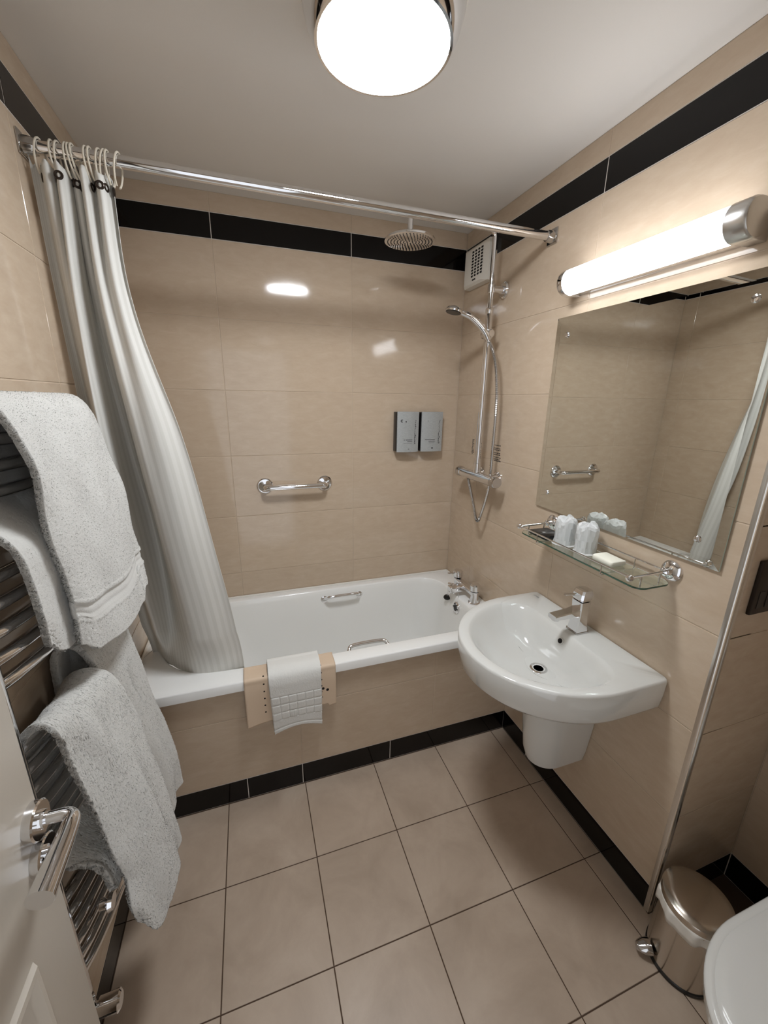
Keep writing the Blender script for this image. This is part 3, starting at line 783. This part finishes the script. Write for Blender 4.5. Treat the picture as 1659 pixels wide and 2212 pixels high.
# lower bath towels
towel('bath_towel', 'white terry bath towel hanging nearest the door on the lower bars',
      [(-1.472, -1.282, 0.53), (-1.482, -1.284, 0.61), (-1.545, -1.282, 0.69), (-1.565, -1.28, 0.85), (-1.550, -1.28, 0.965), (-1.520, -1.283, 1.002), (-1.492, -1.288, 0.975), (-1.475, -1.288, 0.88), (-1.450, -1.284, 0.70), (-1.430, -1.28, 0.52), (-1.418, -1.275, 0.375)],
      [(-1.465, -1.12, 0.50), (-1.478, -1.12, 0.60), (-1.545, -1.12, 0.69), (-1.565, -1.11, 0.85), (-1.545, -1.11, 0.955), (-1.505, -1.11, 0.992), (-1.458, -1.105, 0.965), (-1.430, -1.10, 0.86), (-1.402, -1.095, 0.70), (-1.380, -1.09, 0.52), (-1.374, -1.085, 0.405)],
      150, 330, 0.014, wave=0.008, bowx=0.016, pile=80000, hemfn=lambda w: -0.045*np.exp(-((w-0.20)/0.17)**2)+0.06*np.exp(-(w/0.06)**2))
towel('bath_towel', 'white terry bath towel on the lower bars closest to the bathtub',
      [(-1.515, -1.09, 0.52), (-1.515, -1.09, 0.60), (-1.548, -1.09, 0.69), (-1.566, -1.09, 0.85), (-1.562, -1.09, 1.00), (-1.540, -1.085, 1.040), (-1.510, -1.08, 1.02), (-1.490, -1.075, 0.90), (-1.468, -1.07, 0.70), (-1.452, -1.06, 0.52), (-1.446, -1.055, 0.40)],
      [(-1.515, -0.875, 0.52), (-1.515, -0.875, 0.60), (-1.548, -0.875, 0.69), (-1.566, -0.875, 0.85), (-1.562, -0.875, 1.00), (-1.535, -0.875, 1.040), (-1.500, -0.872, 1.02), (-1.475, -0.868, 0.90), (-1.445, -0.858, 0.70), (-1.412, -0.852, 0.50), (-1.402, -0.862, 0.35)],
      140, 330, 0.014, wave=0.008, bowx=0.004, pile=70000, hemfn=lambda w: -0.02*np.sin(2*math.pi*w))

# ------------------------------------------------------------------ mat and flannel over the bath edge
def over_edge(x_l, x_r, zin, zfront, off, nw, ns, flare=0.0, skew=0.0):
    prof = [(BY+0.098+off*0, zin), (BY+0.086-0.0+off*.2, BZ-0.03), (BY+0.074, BZ+off*.8), (BY+0.05, BZ+off), (BY+0.015, BZ+off), (BY-off*.6, BZ+off*.4-.002), (BY-off-.001, BZ-0.02), (BY-off-.002, BZ-0.06), (BY-off+0.001, (BZ-.06+zfront)/2), (BY-off+0.004, zfront)]
    a, _ = cr([(x_l, y, z) for y, z in prof], ns); b, _ = cr([(x_r, y, z) for y, z in prof], ns)
    w = np.linspace(0, 1, nw)[:, None, None]
    return a[None]*(1-w)+b[None]*w
mat_t = thing('bath_mat', (-1.02, BY, 0.4), 'beige rubber non-slip bath mat hung over the bath edge', 'bath mat')
nw, ns = 60, 120
P = over_edge(-1.196, -0.852, 0.40, 0.385, 0.005, nw, ns)
ww = np.linspace(0, 1, nw)[:, None]; ss = np.linspace(0, 1, ns)[None, :]
dn = np.clip((ss-0.62)/0.38, 0, 1)
P[..., 1] -= 0.010*dn*np.abs(np.sin(math.pi*1.5*ww+0.4))+0.012*dn*np.exp(-(ww/0.10)**2)
P[..., 2] += (-0.010+0.035*ww)*dn*dn-0.012*dn*(ww > 0.9)
o = link_mesh('rubber_sheet', grid_mesh('rubber_sheet', P), 'rubber_mat', mat_t, smooth=80); solidify(o, 0.0026, 0.0)
bm = B()
def nrm_at(i, j):
    a = Vector(P[min(i+1, nw-1), j]-P[max(i-1, 0), j]); b = Vector(P[i, min(j+1, ns-1)]-P[i, max(j-1, 0)])
    n_ = a.cross(b).normalized(); return n_ if n_.y < 0 or n_.z > 0.5 else -n_
for ci, wv in enumerate((0.22, 0.34, 0.84)):
    for k in range(9):
        sv = 0.36+0.068*k+(0.034 if ci % 2 else 0)
        i, j = int(wv*(nw-1)), int(min(sv, 0.985)*(ns-1))
        n_ = nrm_at(i, j)
        lathe(bm, Vector(P[i, j])+n_*0.0012, n_, [(-0.0006, 0.0034), (0.0003, 0.0034)], 10)
for wv, sv in ((0.85, 0.80), (0.90, 0.83)):
    i, j = int(wv*(nw-1)), int(sv*(ns-1)); n_ = nrm_at(i, j); lathe(bm, Vector(P[i, j])+n_*0.0012, n_, [(-0.0006, 0.006), (0.0003, 0.006)], 10)
o = obj('drain_holes', bm, 'dark_hole', mat_t, smooth=0); o['kind'] = 'stuff'
fl_t = thing('floor_towel', (-1.01, BY, 0.32), 'white quilted cotton floor towel folded over the beige bath mat', 'towel')
nw, ns = 150, 260
for layer in (0, 1):
    off = 0.0115 if layer == 0 else 0.021
    P = over_edge(-1.110 if layer == 0 else -1.108, -0.912, 0.36, 0.318 if layer == 0 else 0.312, off, nw, ns)
    ww = np.linspace(0, 1, nw)[:, None]; ss = np.linspace(0, 1, ns)[None, :]
    dn = np.clip((ss-0.55)/0.45, 0, 1)
    if layer == 1:
        # quilting: 6 x 3 raised squares above the hem
        s0, s1 = 0.70, 0.895
        cu = np.abs(((ww*6) % 1)-0.5)*2; cv = np.abs((((ss-s0)/(s1-s0)*3) % 1)-0.5)*2
        inb = (ss > s0) & (ss < s1)
        groove = np.exp(-((1-cu)/0.14)**2)+np.exp(-((1-cv)/0.14)**2)
        P[..., 1] += np.where(inb, 0.0042*np.clip(groove, 0, 1)-0.0012, 0.0)
        P[..., 1] += 0.003*np.exp(-((ss-0.965)/0.006)**2)*np.ones_like(ww)
        # one woven tag square
        tg = ((ww > 2.08/6) & (ww < 2.92/6)) & ((ss > s0+(s1-s0)*0.69) & (ss < s0+(s1-s0)*0.97))
        P[..., 1] += np.where(tg, 0.0012*np.sign(np.sin(ww*2*math.pi*42)), 0)
    P[..., 0] += (0.010*dn-0.006*dn*ww*2)*np.ones_like(ww)*1.0
    P[..., 2] += 0.030*dn**3*np.sin(math.pi*np.clip(ww*0.9+0.05, 0, 1))+(0.004*layer)
    P[..., 1] -= 0.005*dn*np.sin(math.pi*ww)
    P[..., 1] += rng.normal(0, 0.00025, (nw, ns))
    o = link_mesh('outer_layer' if layer else 'inner_layer', grid_mesh('cloth', P), 'towel_woven', fl_t, smooth=180); solidify(o, 0.006, 0.0)

# ------------------------------------------------------------------ basin
BC = -1.0875
RIMZ = 0.815
def dshape(xb, xs, half, ax, z, rc=0.012, nb=16, nside=5, nf=44, yc=BC):
    """D outline: straight back at xb, straight sides to xs, elliptic front of depth ax"""
    pts = []
    for i in range(nb): pts.append((xb, yc-half+rc+(2*half-2*rc)*i/nb))
    for i in range(4):
        a = math.pi/2*i/4; pts.append((xb-rc+rc*math.cos(a), yc+half-rc+rc*math.sin(a)))
    for i in range(nside): pts.append((xb-rc+(xs-xb+rc)*i/nside, yc+half))
    for i in range(nf):
        a = math.pi/2+math.pi*i/nf; pts.append((xs+ax*math.cos(a), yc+half*math.sin(a)))
    for i in range(nside): pts.append((xs+(xb-rc-xs)*i/nside, yc-half))
    for i in range(4):
        a = -math.pi/2+math.pi/2*i/4; pts.append((xb-rc+rc*math.cos(a), yc-half+rc+rc*math.sin(a)))
    return [(x, y, z) for x, y in pts]
basin = thing('wash_basin', (0, BC, 0.28), 'white D-shaped wall basin on a half pedestal under the mirror', 'basin')
bm = B()
rings = [dshape(-.0008, -.13, .12, .10, .64), dshape(-.0008, -.14, .17, .16, .665), dshape(-.0008, -.15, .25, .275, .690), dshape(-.0008, -.16, .275, .310, .702), dshape(-.0008, -.165, .2845, .321, .718),
         dshape(-.0008, -.17, .2895, .325, .76), dshape(-.0008, -.17, .2915, .328, .806), dshape(-.002, -.17, .2895, .326, .8125), dshape(-.004, -.17, .286, .3225, RIMZ),
         dshape(-.108, -.20, .252, .262, RIMZ-.001, .09), dshape(-.113, -.20, .246, .256, RIMZ-.004, .09), dshape(-.120, -.20, .238, .248, RIMZ-.014, .09), dshape(-.132, -.20, .218, .226, .775, .085),
         dshape(-.142, -.205, .190, .190, .738, .08), dshape(-.152, -.207, .145, .140, .708, .06), dshape(-.170, -.208, .085, .078, .692, .03), dshape(-.186, -.209, .030, .022, .687, .008)]
ringstack(bm, rings, True, True)
obj('bowl', bm, 'ceramic', basin, smooth=50)
bm = B()
rings = []
for z, hw, ax_, xs_ in ((.284, .060, .075, -.115), (.286, .066, .082, -.115), (.33, .074, .094, -.118), (.45, .086, .104, -.122), (.60, .095, .112, -.125), (.69, .10, .118, -.125)):
    rings.append(dshape(-.0012, xs_, hw, ax_, z, 0.004))
ringstack(bm, rings, True, True)
obj('half_pedestal', bm, 'ceramic', basin, smooth=50)
bm = B(); lathe(bm, (-0.209, BC, 0.6855), (0, 0, 1), [(0, 0.030), (0.003, 0.031), (0.006, 0.029), (0.0062, 0.022), (0.0035, 0.021), (0.0035, 0.0)], 32); dr = obj('waste_ring', bm, 'chrome', basin)
bm = B(); lathe(bm, (-0.209, BC, 0.6880), (0, 0, 1), [(0, 0.0170), (0.0020, 0.0170)], 24)
obj('waste_hole', bm, 'dark_hole', dr)
bm = B(); lathe(bm, (-0.1295, BC, 0.783), (-1, 0, 0.45), [(-0.004, 0.0125), (0.0014, 0.0125), (0.002, 0.0105)], 24)
oh = obj('overflow_ring', bm, 'ceramic', basin)
bm = B(); lathe(bm, (-0.1315, BC, 0.784), (-1, 0, 0.45), [(-0.003, 0.0088), (0.0008, 0.0088)], 24); obj('overflow_hole', bm, 'dark_hole', oh)
bm = B()
for k in range(5):
    box(bm, (-0.028-random.uniform(0, .004), -0.825-0.006*k, RIMZ+.0001), (-0.036-random.uniform(0, .003), -0.8285-0.006*k, RIMZ+.0003))
obj('maker_mark', bm, 'ink_pale', basin, smooth=0)

mt = thing('basin_tap', (-0.064, BC, RIMZ), 'angular chrome mixer tap with a pin lever on the basin', 'tap')
bm = B()
def sq(cx, cy, hx, hy, z, c=0.004, dx=0.0):
    return [(cx+dx+sx*(hx-(c if k else 0)), cy+sy*(hy-(0 if k else c)), z) for sx, sy, k in ((1, 1, 0), (1, 1, 1), (-1, 1, 1), (-1, 1, 0), (-1, -1, 0), (-1, -1, 1), (1, -1, 1), (1, -1, 0))]
TX, TY = -0.064, BC
ringstack(bm, [sq(TX, TY, .027, .027, RIMZ), sq(TX, TY, .027, .027, RIMZ+.005), sq(TX, TY, .024, .024, RIMZ+.006)], True, True)
obj('base_plate', bm, 'chrome_dark', mt, smooth=20)
bm = B()
ringstack(bm, [sq(TX, TY, .0245, .0245, RIMZ+.006), sq(TX, TY, .0215, .0215, RIMZ+.03), sq(TX, TY, .0190, .0205, RIMZ+.06), sq(TX, TY, .0205, .0225, RIMZ+.095), sq(TX, TY, .0225, .0235, RIMZ+.118)], True, True)
obj('tap_body', bm, 'chrome', mt, smooth=20)
bm = B()
def sect(x, zc, hy, hz, c=0.003): return [(x, TY+a*(hy-(c if k else 0)), zc+b*(hz-(0 if k else c))) for a, b, k in ((1, 1, 0), (1, 1, 1), (-1, 1, 1), (-1, 1, 0), (-1, -1, 0), (-1, -1, 1), (1, -1, 1), (1, -1, 0))]
ringstack(bm, [sect(TX-.012, RIMZ+.078, .0195, .015), sect(TX-.045, RIMZ+.074, .0185, .011), sect(TX-.118, RIMZ+.071, .0185, .0085)], True, True)
lathe(bm, (TX-.103, TY, RIMZ+.064), (0, 0, -1), [(0, .0125), (.006, .0125), (.007, .010)], 20)
obj('spout', bm, 'chrome', mt, smooth=20)
bm = B()
ringstack(bm, [sq(TX, TY, .0205, .0215, RIMZ+.120, .006), sq(TX, TY, .0245, .0245, RIMZ+.128, .006), sq(TX+.002, TY, .0245, .0245, RIMZ+.146, .006), sq(TX+.004, TY, .0205, .0215, RIMZ+.158, .006)], True, True)
lh = obj('lever_head', bm, 'chrome', mt, smooth=20)
bm = B(); tube(bm, [(TX-.02, TY, RIMZ+.142), (TX-.05, TY, RIMZ+.146), (TX-.078, TY, RIMZ+.150)], 0.0042, 12); obj('lever_pin', bm, 'chrome', lh)

# ------------------------------------------------------------------ mirror, shelf and what stands on it
mir = thing('wall_mirror', (0, -1.075, 1.175), 'large square mirror with four screw caps above the basin', 'mirror')
my0, my1, mz0, mz1 = -0.733, -1.432, 1.179, 1.880
bm = B()
def mrect(x, i): return [(x, my0-i, mz0+i), (x, my1+i, mz0+i), (x, my1+i, mz1-i), (x, my0-i, mz1-i)]
ringstack(bm, [mrect(-0.004, 0), mrect(-0.0082, 0.0)], True, False); obj('glass_edge', bm, 'mirror_edge', mir, smooth=0)
bm = B()
ringstack(bm, [mrect(-0.0082, 0.0), mrect(-0.0087, 0.024)], False, True); obj('mirror_face', bm, 'mirror', mir, smooth=0)
for y, z in ((my0-0.058, mz1-0.062), (my0-0.058, mz0+0.066), (my1+0.066, mz1-0.062), (my1+0.066, mz0+0.066)):
    bm = B(); lathe(bm, (-0.0085, y, z), (-1, 0, 0), [(0, 0.0095), (0.002, 0.0095), (0.005, 0.007), (0.0065, 0.0)], 20); obj('screw_cap', bm, 'chrome', mir)

shf = thing('glass_shelf', (0, -1.08, 1.10), 'chrome-railed glass shelf beneath the mirror', 'shelf')
SZG = 1.098
bm = B(); out = []
for x0_, x1_, y0_, y1_, r in ((-0.142, -0.014, -1.335, -0.818, 0.028),):
    ringstack(bm, [rrect(x0_, x1_, y0_, y1_, r, SZG, 6, 2), rrect(x0_, x1_, y0_, y1_, r, SZG+0.005, 6, 2)], True, True)
gp = obj('glass_plate', bm, 'glass', shf, smooth=30)
bm = B(); ringstack(bm, [rrect(-0.1425, -0.0135, -1.3355, -0.8175, 0.0285, SZG+.0006, 6, 2), rrect(-0.1425, -0.0135, -1.3355, -0.8175, 0.0285, SZG+.0044, 6, 2)]); obj('glass_rim', bm, 'glass_edge', gp, smooth=30)
for y in (-0.839, -1.316):
    bm = B(); lathe(bm, (-0.0005, y, 1.132), (-1, 0, 0), [(0, 0.030), (0.005, 0.030), (0.012, 0.024), (0.016, 0.012), (0.024, 0.0085), (0.028, 0.011), (0.034, 0.011), (0.038, 0.006)], 28)
    rs = obj('wall_rose', bm, 'chrome', shf)
    bm = B(); tube(bm, [(-0.034, y, 1.132), (-0.155, y, 1.130)], 0.0042, 12); lathe(bm, (-0.150, y, 1.130), (-1, 0, 0), [(0, 0.004), (0.003, 0.0085), (0.009, 0.0105), (0.015, 0.0085), (0.019, 0.0)], 18); obj('arm', bm, 'chrome', shf)
    s = 1 if y < -1 else -1
    bm = B(); tube(bm, fillet([(-0.045, y, 1.130), (-0.045, y, 1.089), (-0.115, y, 1.089), (-0.115, y, 1.130)], 0.006, 4), 0.0022, 8); obj('glass_clip', bm, 'chrome', shf)
bm = B(); tube(bm, [(-0.150, -0.845, 1.128), (-0.150, -1.310, 1.128)], 0.0027, 10); obj('front_rail', bm, 'chrome', shf)
bm = B(); tube(bm, [(-0.018, -0.845, 1.132), (-0.018, -1.310, 1.132)], 0.0025, 10); obj('back_rail', bm, 'chrome', shf)
for y in (-0.93, -1.215):
    bm = B(); tube(bm, fillet([(-0.150, y, 1.128), (-0.150, y, 1.0935), (-0.018, y, 1.0935), (-0.018, y, 1.132)], 0.005, 4), 0.0018, 8); obj('cross_wire', bm, 'chrome', shf)
TOPG = SZG+0.0051
def tumbler(x, y, label, seed):
    r_ = random.Random(seed)
    t_ = thing('wrapped_tumbler', (x, y, TOPG), label, 'tumbler', 'wrapped tumblers on the shelf')
    bm = B(); lathe(bm, (x, y, TOPG+.001), (0, 0, 1), [(0, 0.027), (0.08, 0.031), (0.08, 0.0295), (0.006, 0.0255), (0.006, 0)], 28, False); obj('tumbler', bm, 'tumbler', t_)
    bm = B(); rings = []
    seg = 40; prof = [(0.0006, 0.036), (0.004, 0.0335), (0.02, 0.0325), (0.045, 0.0335), (0.065, 0.0345), (0.082, 0.0345), (0.092, 0.031), (0.098, 0.022), (0.1, 0.010)]
    ph = [r_.uniform(0, 6.28) for _ in range(12)]
    for i, (h, r) in enumerate(prof):
        ring = []
        for k in range(seg):
            a = 2*math.pi*k/seg
            w = 0.0014*math.sin(7*a+ph[i % 12])+0.0016*math.sin(11*a+ph[(i*3+2) % 12])+r_.uniform(-.0009, .0009)
            zz_ = h+(0.004*math.sin(3*a+ph[5])+0.003*math.sin(5*a+ph[7])+r_.uniform(-.0015, .0015) if i >= 5 else 0)
            if i == 0: zz_ = h; w = 0.004*math.sin(2*a+ph[1])*(1 if math.sin(2*a+ph[1]) > 0 else .2)+abs(w)
            ring.append((x+(r+w)*math.cos(a), y+(r+w)*math.sin(a), TOPG+zz_))
        rings.append(ring)
    ringstack(bm, rings, False, True); obj('plastic_wrap', bm, 'film', t_, smooth=14)
tumbler(-0.078, -0.985, 'plastic-wrapped tumbler next to the black packet on the glass shelf', 3)
tumbler(-0.066, -1.068, 'plastic-wrapped tumbler between the other tumbler and the soap', 8)
bm = B(); box(bm, (-0.098, -1.205, TOPG+.0005), (-0.035, -1.128, TOPG+0.019), 0.008, 3)
for v in bm.verts: v.co.z += 0.003*math.sin(v.co.y*160)*(1 if v.co.z > TOPG+.01 else 0); v.co.x += 0.002*math.sin(v.co.y*90)
o = obj('soap_bar', bm, 'soap_wrap', None, org=(-0.066, -1.165, TOPG)); tag(o, 'small white wrapped soap on the glass shelf', 'soap')
bm = B(); box(bm, (-0.122, -0.942, TOPG+.0005), (-0.040, -0.850, TOPG+0.016), 0.003, 2); 
pk = thing('black_packet', (-0.07, -0.9, TOPG), 'flat glossy black packet at the far end of the glass shelf', 'packet')
obj('packet_sleeve', bm, 'black_plastic', pk)
bm = B(); box(bm, (-0.120, -0.9115, TOPG+.0159), (-0.042, -0.9105, TOPG+.0164)); box(bm, (-0.100, -0.903, TOPG+.0159), (-0.088, -0.893, TOPG+.0163)); obj('packet_print', bm, 'ink_pale', pk, smooth=0)

# ------------------------------------------------------------------ lamps
wlamp = thing('mirror_light', (0, -1.06, 1.97), 'lit tubular wall light with chrome ends above the mirror', 'wall light')
LY0, LY1, LZ = -0.795, -1.358, 1.975
bm = B(); box(bm, (-0.0005, LY0-0.004, LZ-0.036), (-0.036, LY1+0.004, LZ+0.036), 0.002); obj('back_plate', bm, 'chrome', wlamp)
bm = B()
def tsec(y, r): return [(-0.048+r*math.cos(a), y, LZ+r*math.sin(a)) for a in [2*math.pi*i/36 for i in range(36)]]
def fsec(y, r): return [(-0.048+r*math.cos(a), y, LZ+r*math.sin(a)) for a in [math.radians(78+204*i/30) for i in range(31)]]
ringstack(bm, [fsec(y, r) for y, r in ((LY0-0.022, 0.0395), (LY1+0.042, 0.0395))], True, True)
obj('tube_diffuser', bm, 'tube_diffuser', wlamp)
for y, s, ln in ((LY0-0.022, 1, 0.022), (LY1+0.042, -1, 0.042)):
    bm = B(); ringstack(bm, [tsec(y-s*0.004, 0.0405), tsec(y-s*0.003, 0.0415), tsec(y+s*(ln-0.006), 0.0415), tsec(y+s*(ln-0.001), 0.038), tsec(y+s*ln, 0.033)], True, True)
    box(bm, (-0.0006, y, LZ-0.041), (-0.05, y+s*(ln-0.003), LZ+0.041), 0.002)
    obj('end_cap', bm, 'satin_steel' if s < 0 else 'chrome', wlamp)
cl = thing('ceiling_light', (-0.788, -1.03, H), 'lit round flush ceiling light with a chrome ring', 'ceiling light')
LX, LYc = -0.788, -1.033
bm = B(); lathe(bm, (LX, LYc, H), (0, 0, -1), [(0, 0.172), (0.020, 0.172), (0.030, 0.166), (0.032, 0.150)], 64); obj('base', bm, 'white_plastic', cl)
bm = B(); lathe(bm, (LX, LYc, H-0.030), (0, 0, -1), [(0, 0.164), (0.012, 0.166), (0.040, 0.158), (0.062, 0.147), (0.068, 0.143), (0.068, 0.137), (0.02, 0.137)], 64, False); obj('chrome_ring', bm, 'chrome', cl)
bm = B(); lathe(bm, (LX, LYc, H-0.050), (0, 0, -1), [(0, 0.1365), (0.030, 0.1365), (0.046, 0.128), (0.058, 0.105), (0.066, 0.070), (0.070, 0.035), (0.071, 0.0)], 64); obj('diffuser', bm, 'ceiling_diffuser', cl)

# ------------------------------------------------------------------ door
DX, DY0, DY1 = -1.432, -1.486, -2.245
door = thing('door_1', (DX-0.02, DY1, 0.01), 'white panelled door standing open against the towel radiator', kind='structure')
bm = B()
box(bm, (DX-0.044, DY0, 0.008), (DX, DY1, 2.0), 0.0015)
obj('door_leaf', bm, 'door_paint', door)
def moulding(z0, z1, ya, yb):
    bm = B()
    prof = [(0.0, 0.0), (0.006, 0.004), (0.0072, 0.012), (0.004, 0.020), (0.0008, 0.026)]
    rings = [[(DX+h, ya-i, z0+i), (DX+h, yb+i, z0+i), (DX+h, yb+i, z1-i), (DX+h, ya-i, z1-i)] for h, i in prof]
    ringstack(bm, rings, False, True); obj('raised_panel', bm, 'door_paint', door, smooth=30)
moulding(0.20, 0.868, DY0-0.088, -1.83); moulding(0.20, 0.868, -1.90, DY1+0.09)
moulding(1.32, 1.88, DY0-0.088, -1.83); moulding(1.32, 1.88, -1.90, DY1+0.09)
HY, HZ = -1.507, 1.026
bm = B(); lathe(bm, (DX, HY, HZ), (1, 0, 0), [(0, 0.026), (0.010, 0.026), (0.012, 0.024), (0.012, 0.0125), (0.018, 0.012)], 36); rose = obj('door_handle', bm, 'chrome', door)
bm = B()
lp = smooth_path([(DX+.012, HY, HZ), (DX+.030, HY, HZ), (DX+.042, HY-.001, HZ), (DX+.050, HY-.008, HZ), (DX+.0515, HY-.022, HZ), (DX+.0515, HY-.060, HZ-.001), (DX+.0515, HY-.108, HZ-.002)], 6)
nl = len(lp); tube(bm, lp, 0.0085, 20, rad=[0.0082+0.0068*max(0.0, (i/(nl-1)-0.45)/0.55) for i in range(nl)])
obj('lever', bm, 'chrome', rose)
bm = B(); lathe(bm, (DX, HY-0.004, HZ-0.056), (1, 0, 0), [(0, 0.026), (0.010, 0.026), (0.012, 0.024), (0.012, 0.008), (0.020, 0.0075)], 36)
box(bm, (DX+.014, HY-0.0165, HZ-0.060), (DX+.026, HY+0.0085, HZ-0.052), 0.0025, 2)
obj('lock_turn', bm, 'chrome', door)

# ------------------------------------------------------------------ toilet, bin, socket
TYC = -1.89
toilet = thing('toilet', (0.1, TYC, 0), 'white toilet with its lid down in the recess', 'toilet')
def tshape(xb, xs, half, ax, z, rc=0.03): return dshape(xb, xs, half, ax, z, rc, 12, 5, 40, TYC)
bm = B()
ringstack(bm, [tshape(.10, .06, .105, .22, 0.0), tshape(.10, .06, .105, .22, .03), tshape(.12, .05, .11, .24, .15), tshape(.16, .0, .135, .28, .27), tshape(.20, -.06, .165, .285, .35), tshape(.20, -.10, .18, .258, .385), tshape(.20, -.11, .18, .25, .402)], True, True)
obj('pan', bm, 'ceramic', toilet, smooth=50)
bm = B(); ringstack(bm, [tshape(.16, -.12, .184, .243, .403), tshape(.16, -.12, .187, .247, .406), tshape(.16, -.12, .187, .247, .418), tshape(.16, -.12, .183, .243, .421)], True, True); obj('seat', bm, 'ceramic', toilet, smooth=50)
bm = B(); ringstack(bm, [tshape(.15, -.12, .186, .246, .4225), tshape(.15, -.12, .190, .250, .426), tshape(.15, -.12, .190, .250, .432), tshape(.15, -.12, .187, .247, .4355), tshape(.145, -.12, .176, .236, .4385), tshape(.145, -.12, .173, .233, .4375), tshape(.145, -.12, .170, .230, .4395), tshape(.14, -.11, .150, .205, .4425), tshape(.12, -.09, .11, .16, .4432)], True, True); obj('lid', bm, 'ceramic', toilet, smooth=50)
bm = B(); box(bm, (XR2-.001, TYC-.185, .40), (XR2-.165, TYC+.175, .78), 0.02, 4); obj('cistern', bm, 'ceramic', toilet)
bm = B(); box(bm, (XR2-.001, TYC-.19, .78), (XR2-.172, TYC+.18, .81), 0.008, 3); obj('cistern_lid', bm, 'ceramic', toilet)
bm = B(); box(bm, (XR2-.01, TYC-.10, .0), (.08, TYC+.10, .401), 0.02, 3); obj('pan_foot', bm, 'ceramic', toilet)

BX, BYc = -0.010, -1.590
pb = thing('pedal_bin', (BX, BYc, 0), 'small stainless pedal bin with a white liner beside the toilet', 'bin')
bm = B(); lathe(bm, (BX, BYc, 0), (0, 0, 1), [(0, 0.0845), (0.002, 0.0862), (0.012, 0.0862), (0.014, 0.084)], 56); obj('base_ring', bm, 'black_plastic', pb)
bm = B(); lathe(bm, (BX, BYc, 0.012), (0, 0, 1), [(0, 0.0838), (0.216, 0.0838), (0.218, 0.082)], 64); obj('body', bm, 'bin_steel', pb)
bm = B(); rings = []
for h, r in ((0.192, .0866), (0.203, .0868), (0.214, .0868), (0.226, .0862), (0.233, .0850)):
    rings.append([(BX+(r+(0.0022*math.sin(9*a)+0.0014*math.sin(17*a+1) if h < .23 else 0))*math.cos(a), BYc+(r+(0.0022*math.sin(9*a)+0.0014*math.sin(17*a+1) if h < .23 else 0))*math.sin(a), h+(0.006*math.sin(5*a+.6)+0.004*math.sin(8*a) if h < .20 else 0)) for a in [2*math.pi*i/96 for i in range(96)]])
ringstack(bm, rings); o = obj('bin_liner', bm, 'bin_liner', pb); solidify(o, 0.0006)
bm = B(); lathe(bm, (BX, BYc, 0.232), (0, 0, 1), [(0, 0.0835), (0.001, 0.0853), (0.014, 0.0853), (0.0185, 0.0835), (0.0215, 0.078), (0.0255, 0.06), (0.0275, 0.03), (0.028, 0.0)], 64); obj('lid', bm, 'bin_steel', pb)
pd = Vector((-0.9, 0.42, 0)).normalized(); pq = Vector((-pd.y, pd.x, 0)); pc = Vector((BX, BYc, 0))+pd*0.088
bm = B(); rings = []
for t_ in (0.0, 0.006, 0.018, 0.030, 0.036):
    hw = 0.022*math.sqrt(max(0.08, 1-(t_/0.040)**2)); hh = 0.015 if t_ < 0.03 else 0.009
    c = pc+pd*t_; zc = 0.032-0.15*t_
    rings.append([tuple(c+pq*(hw*math.cos(a))+Vector((0, 0, zc+hh*math.sin(a)))) for a in [2*math.pi*i/20 for i in range(20)]])
ringstack(bm, rings, True, True); obj('pedal', bm, 'chrome_dark', pb, smooth=60)
bm = B(); box(bm, tuple(pc-pq*.006+Vector((0, 0, .008))-pd*.006), tuple(pc+pq*.006+Vector((0, 0, .026))+pd*.010)); obj('pedal_arm', bm, 'black_plastic', pb)

sk = thing('shaver_socket', (0.09, YC, 1.07), 'dark metal socket plate on the shaded recess wall', 'socket')
bm = B(); box(bm, (0.045, YC-.0004, 1.078), (0.135, YC-0.010, 1.224), 0.003); obj('plate', bm, 'dark_bronze', sk)
bm = B()
for x in (0.062, 0.094): box(bm, (x, YC-0.0098, 1.095), (x+0.022, YC-0.0112, 1.142), 0.0006, 1)
obj('socket_slots', bm, 'black_plastic', sk)
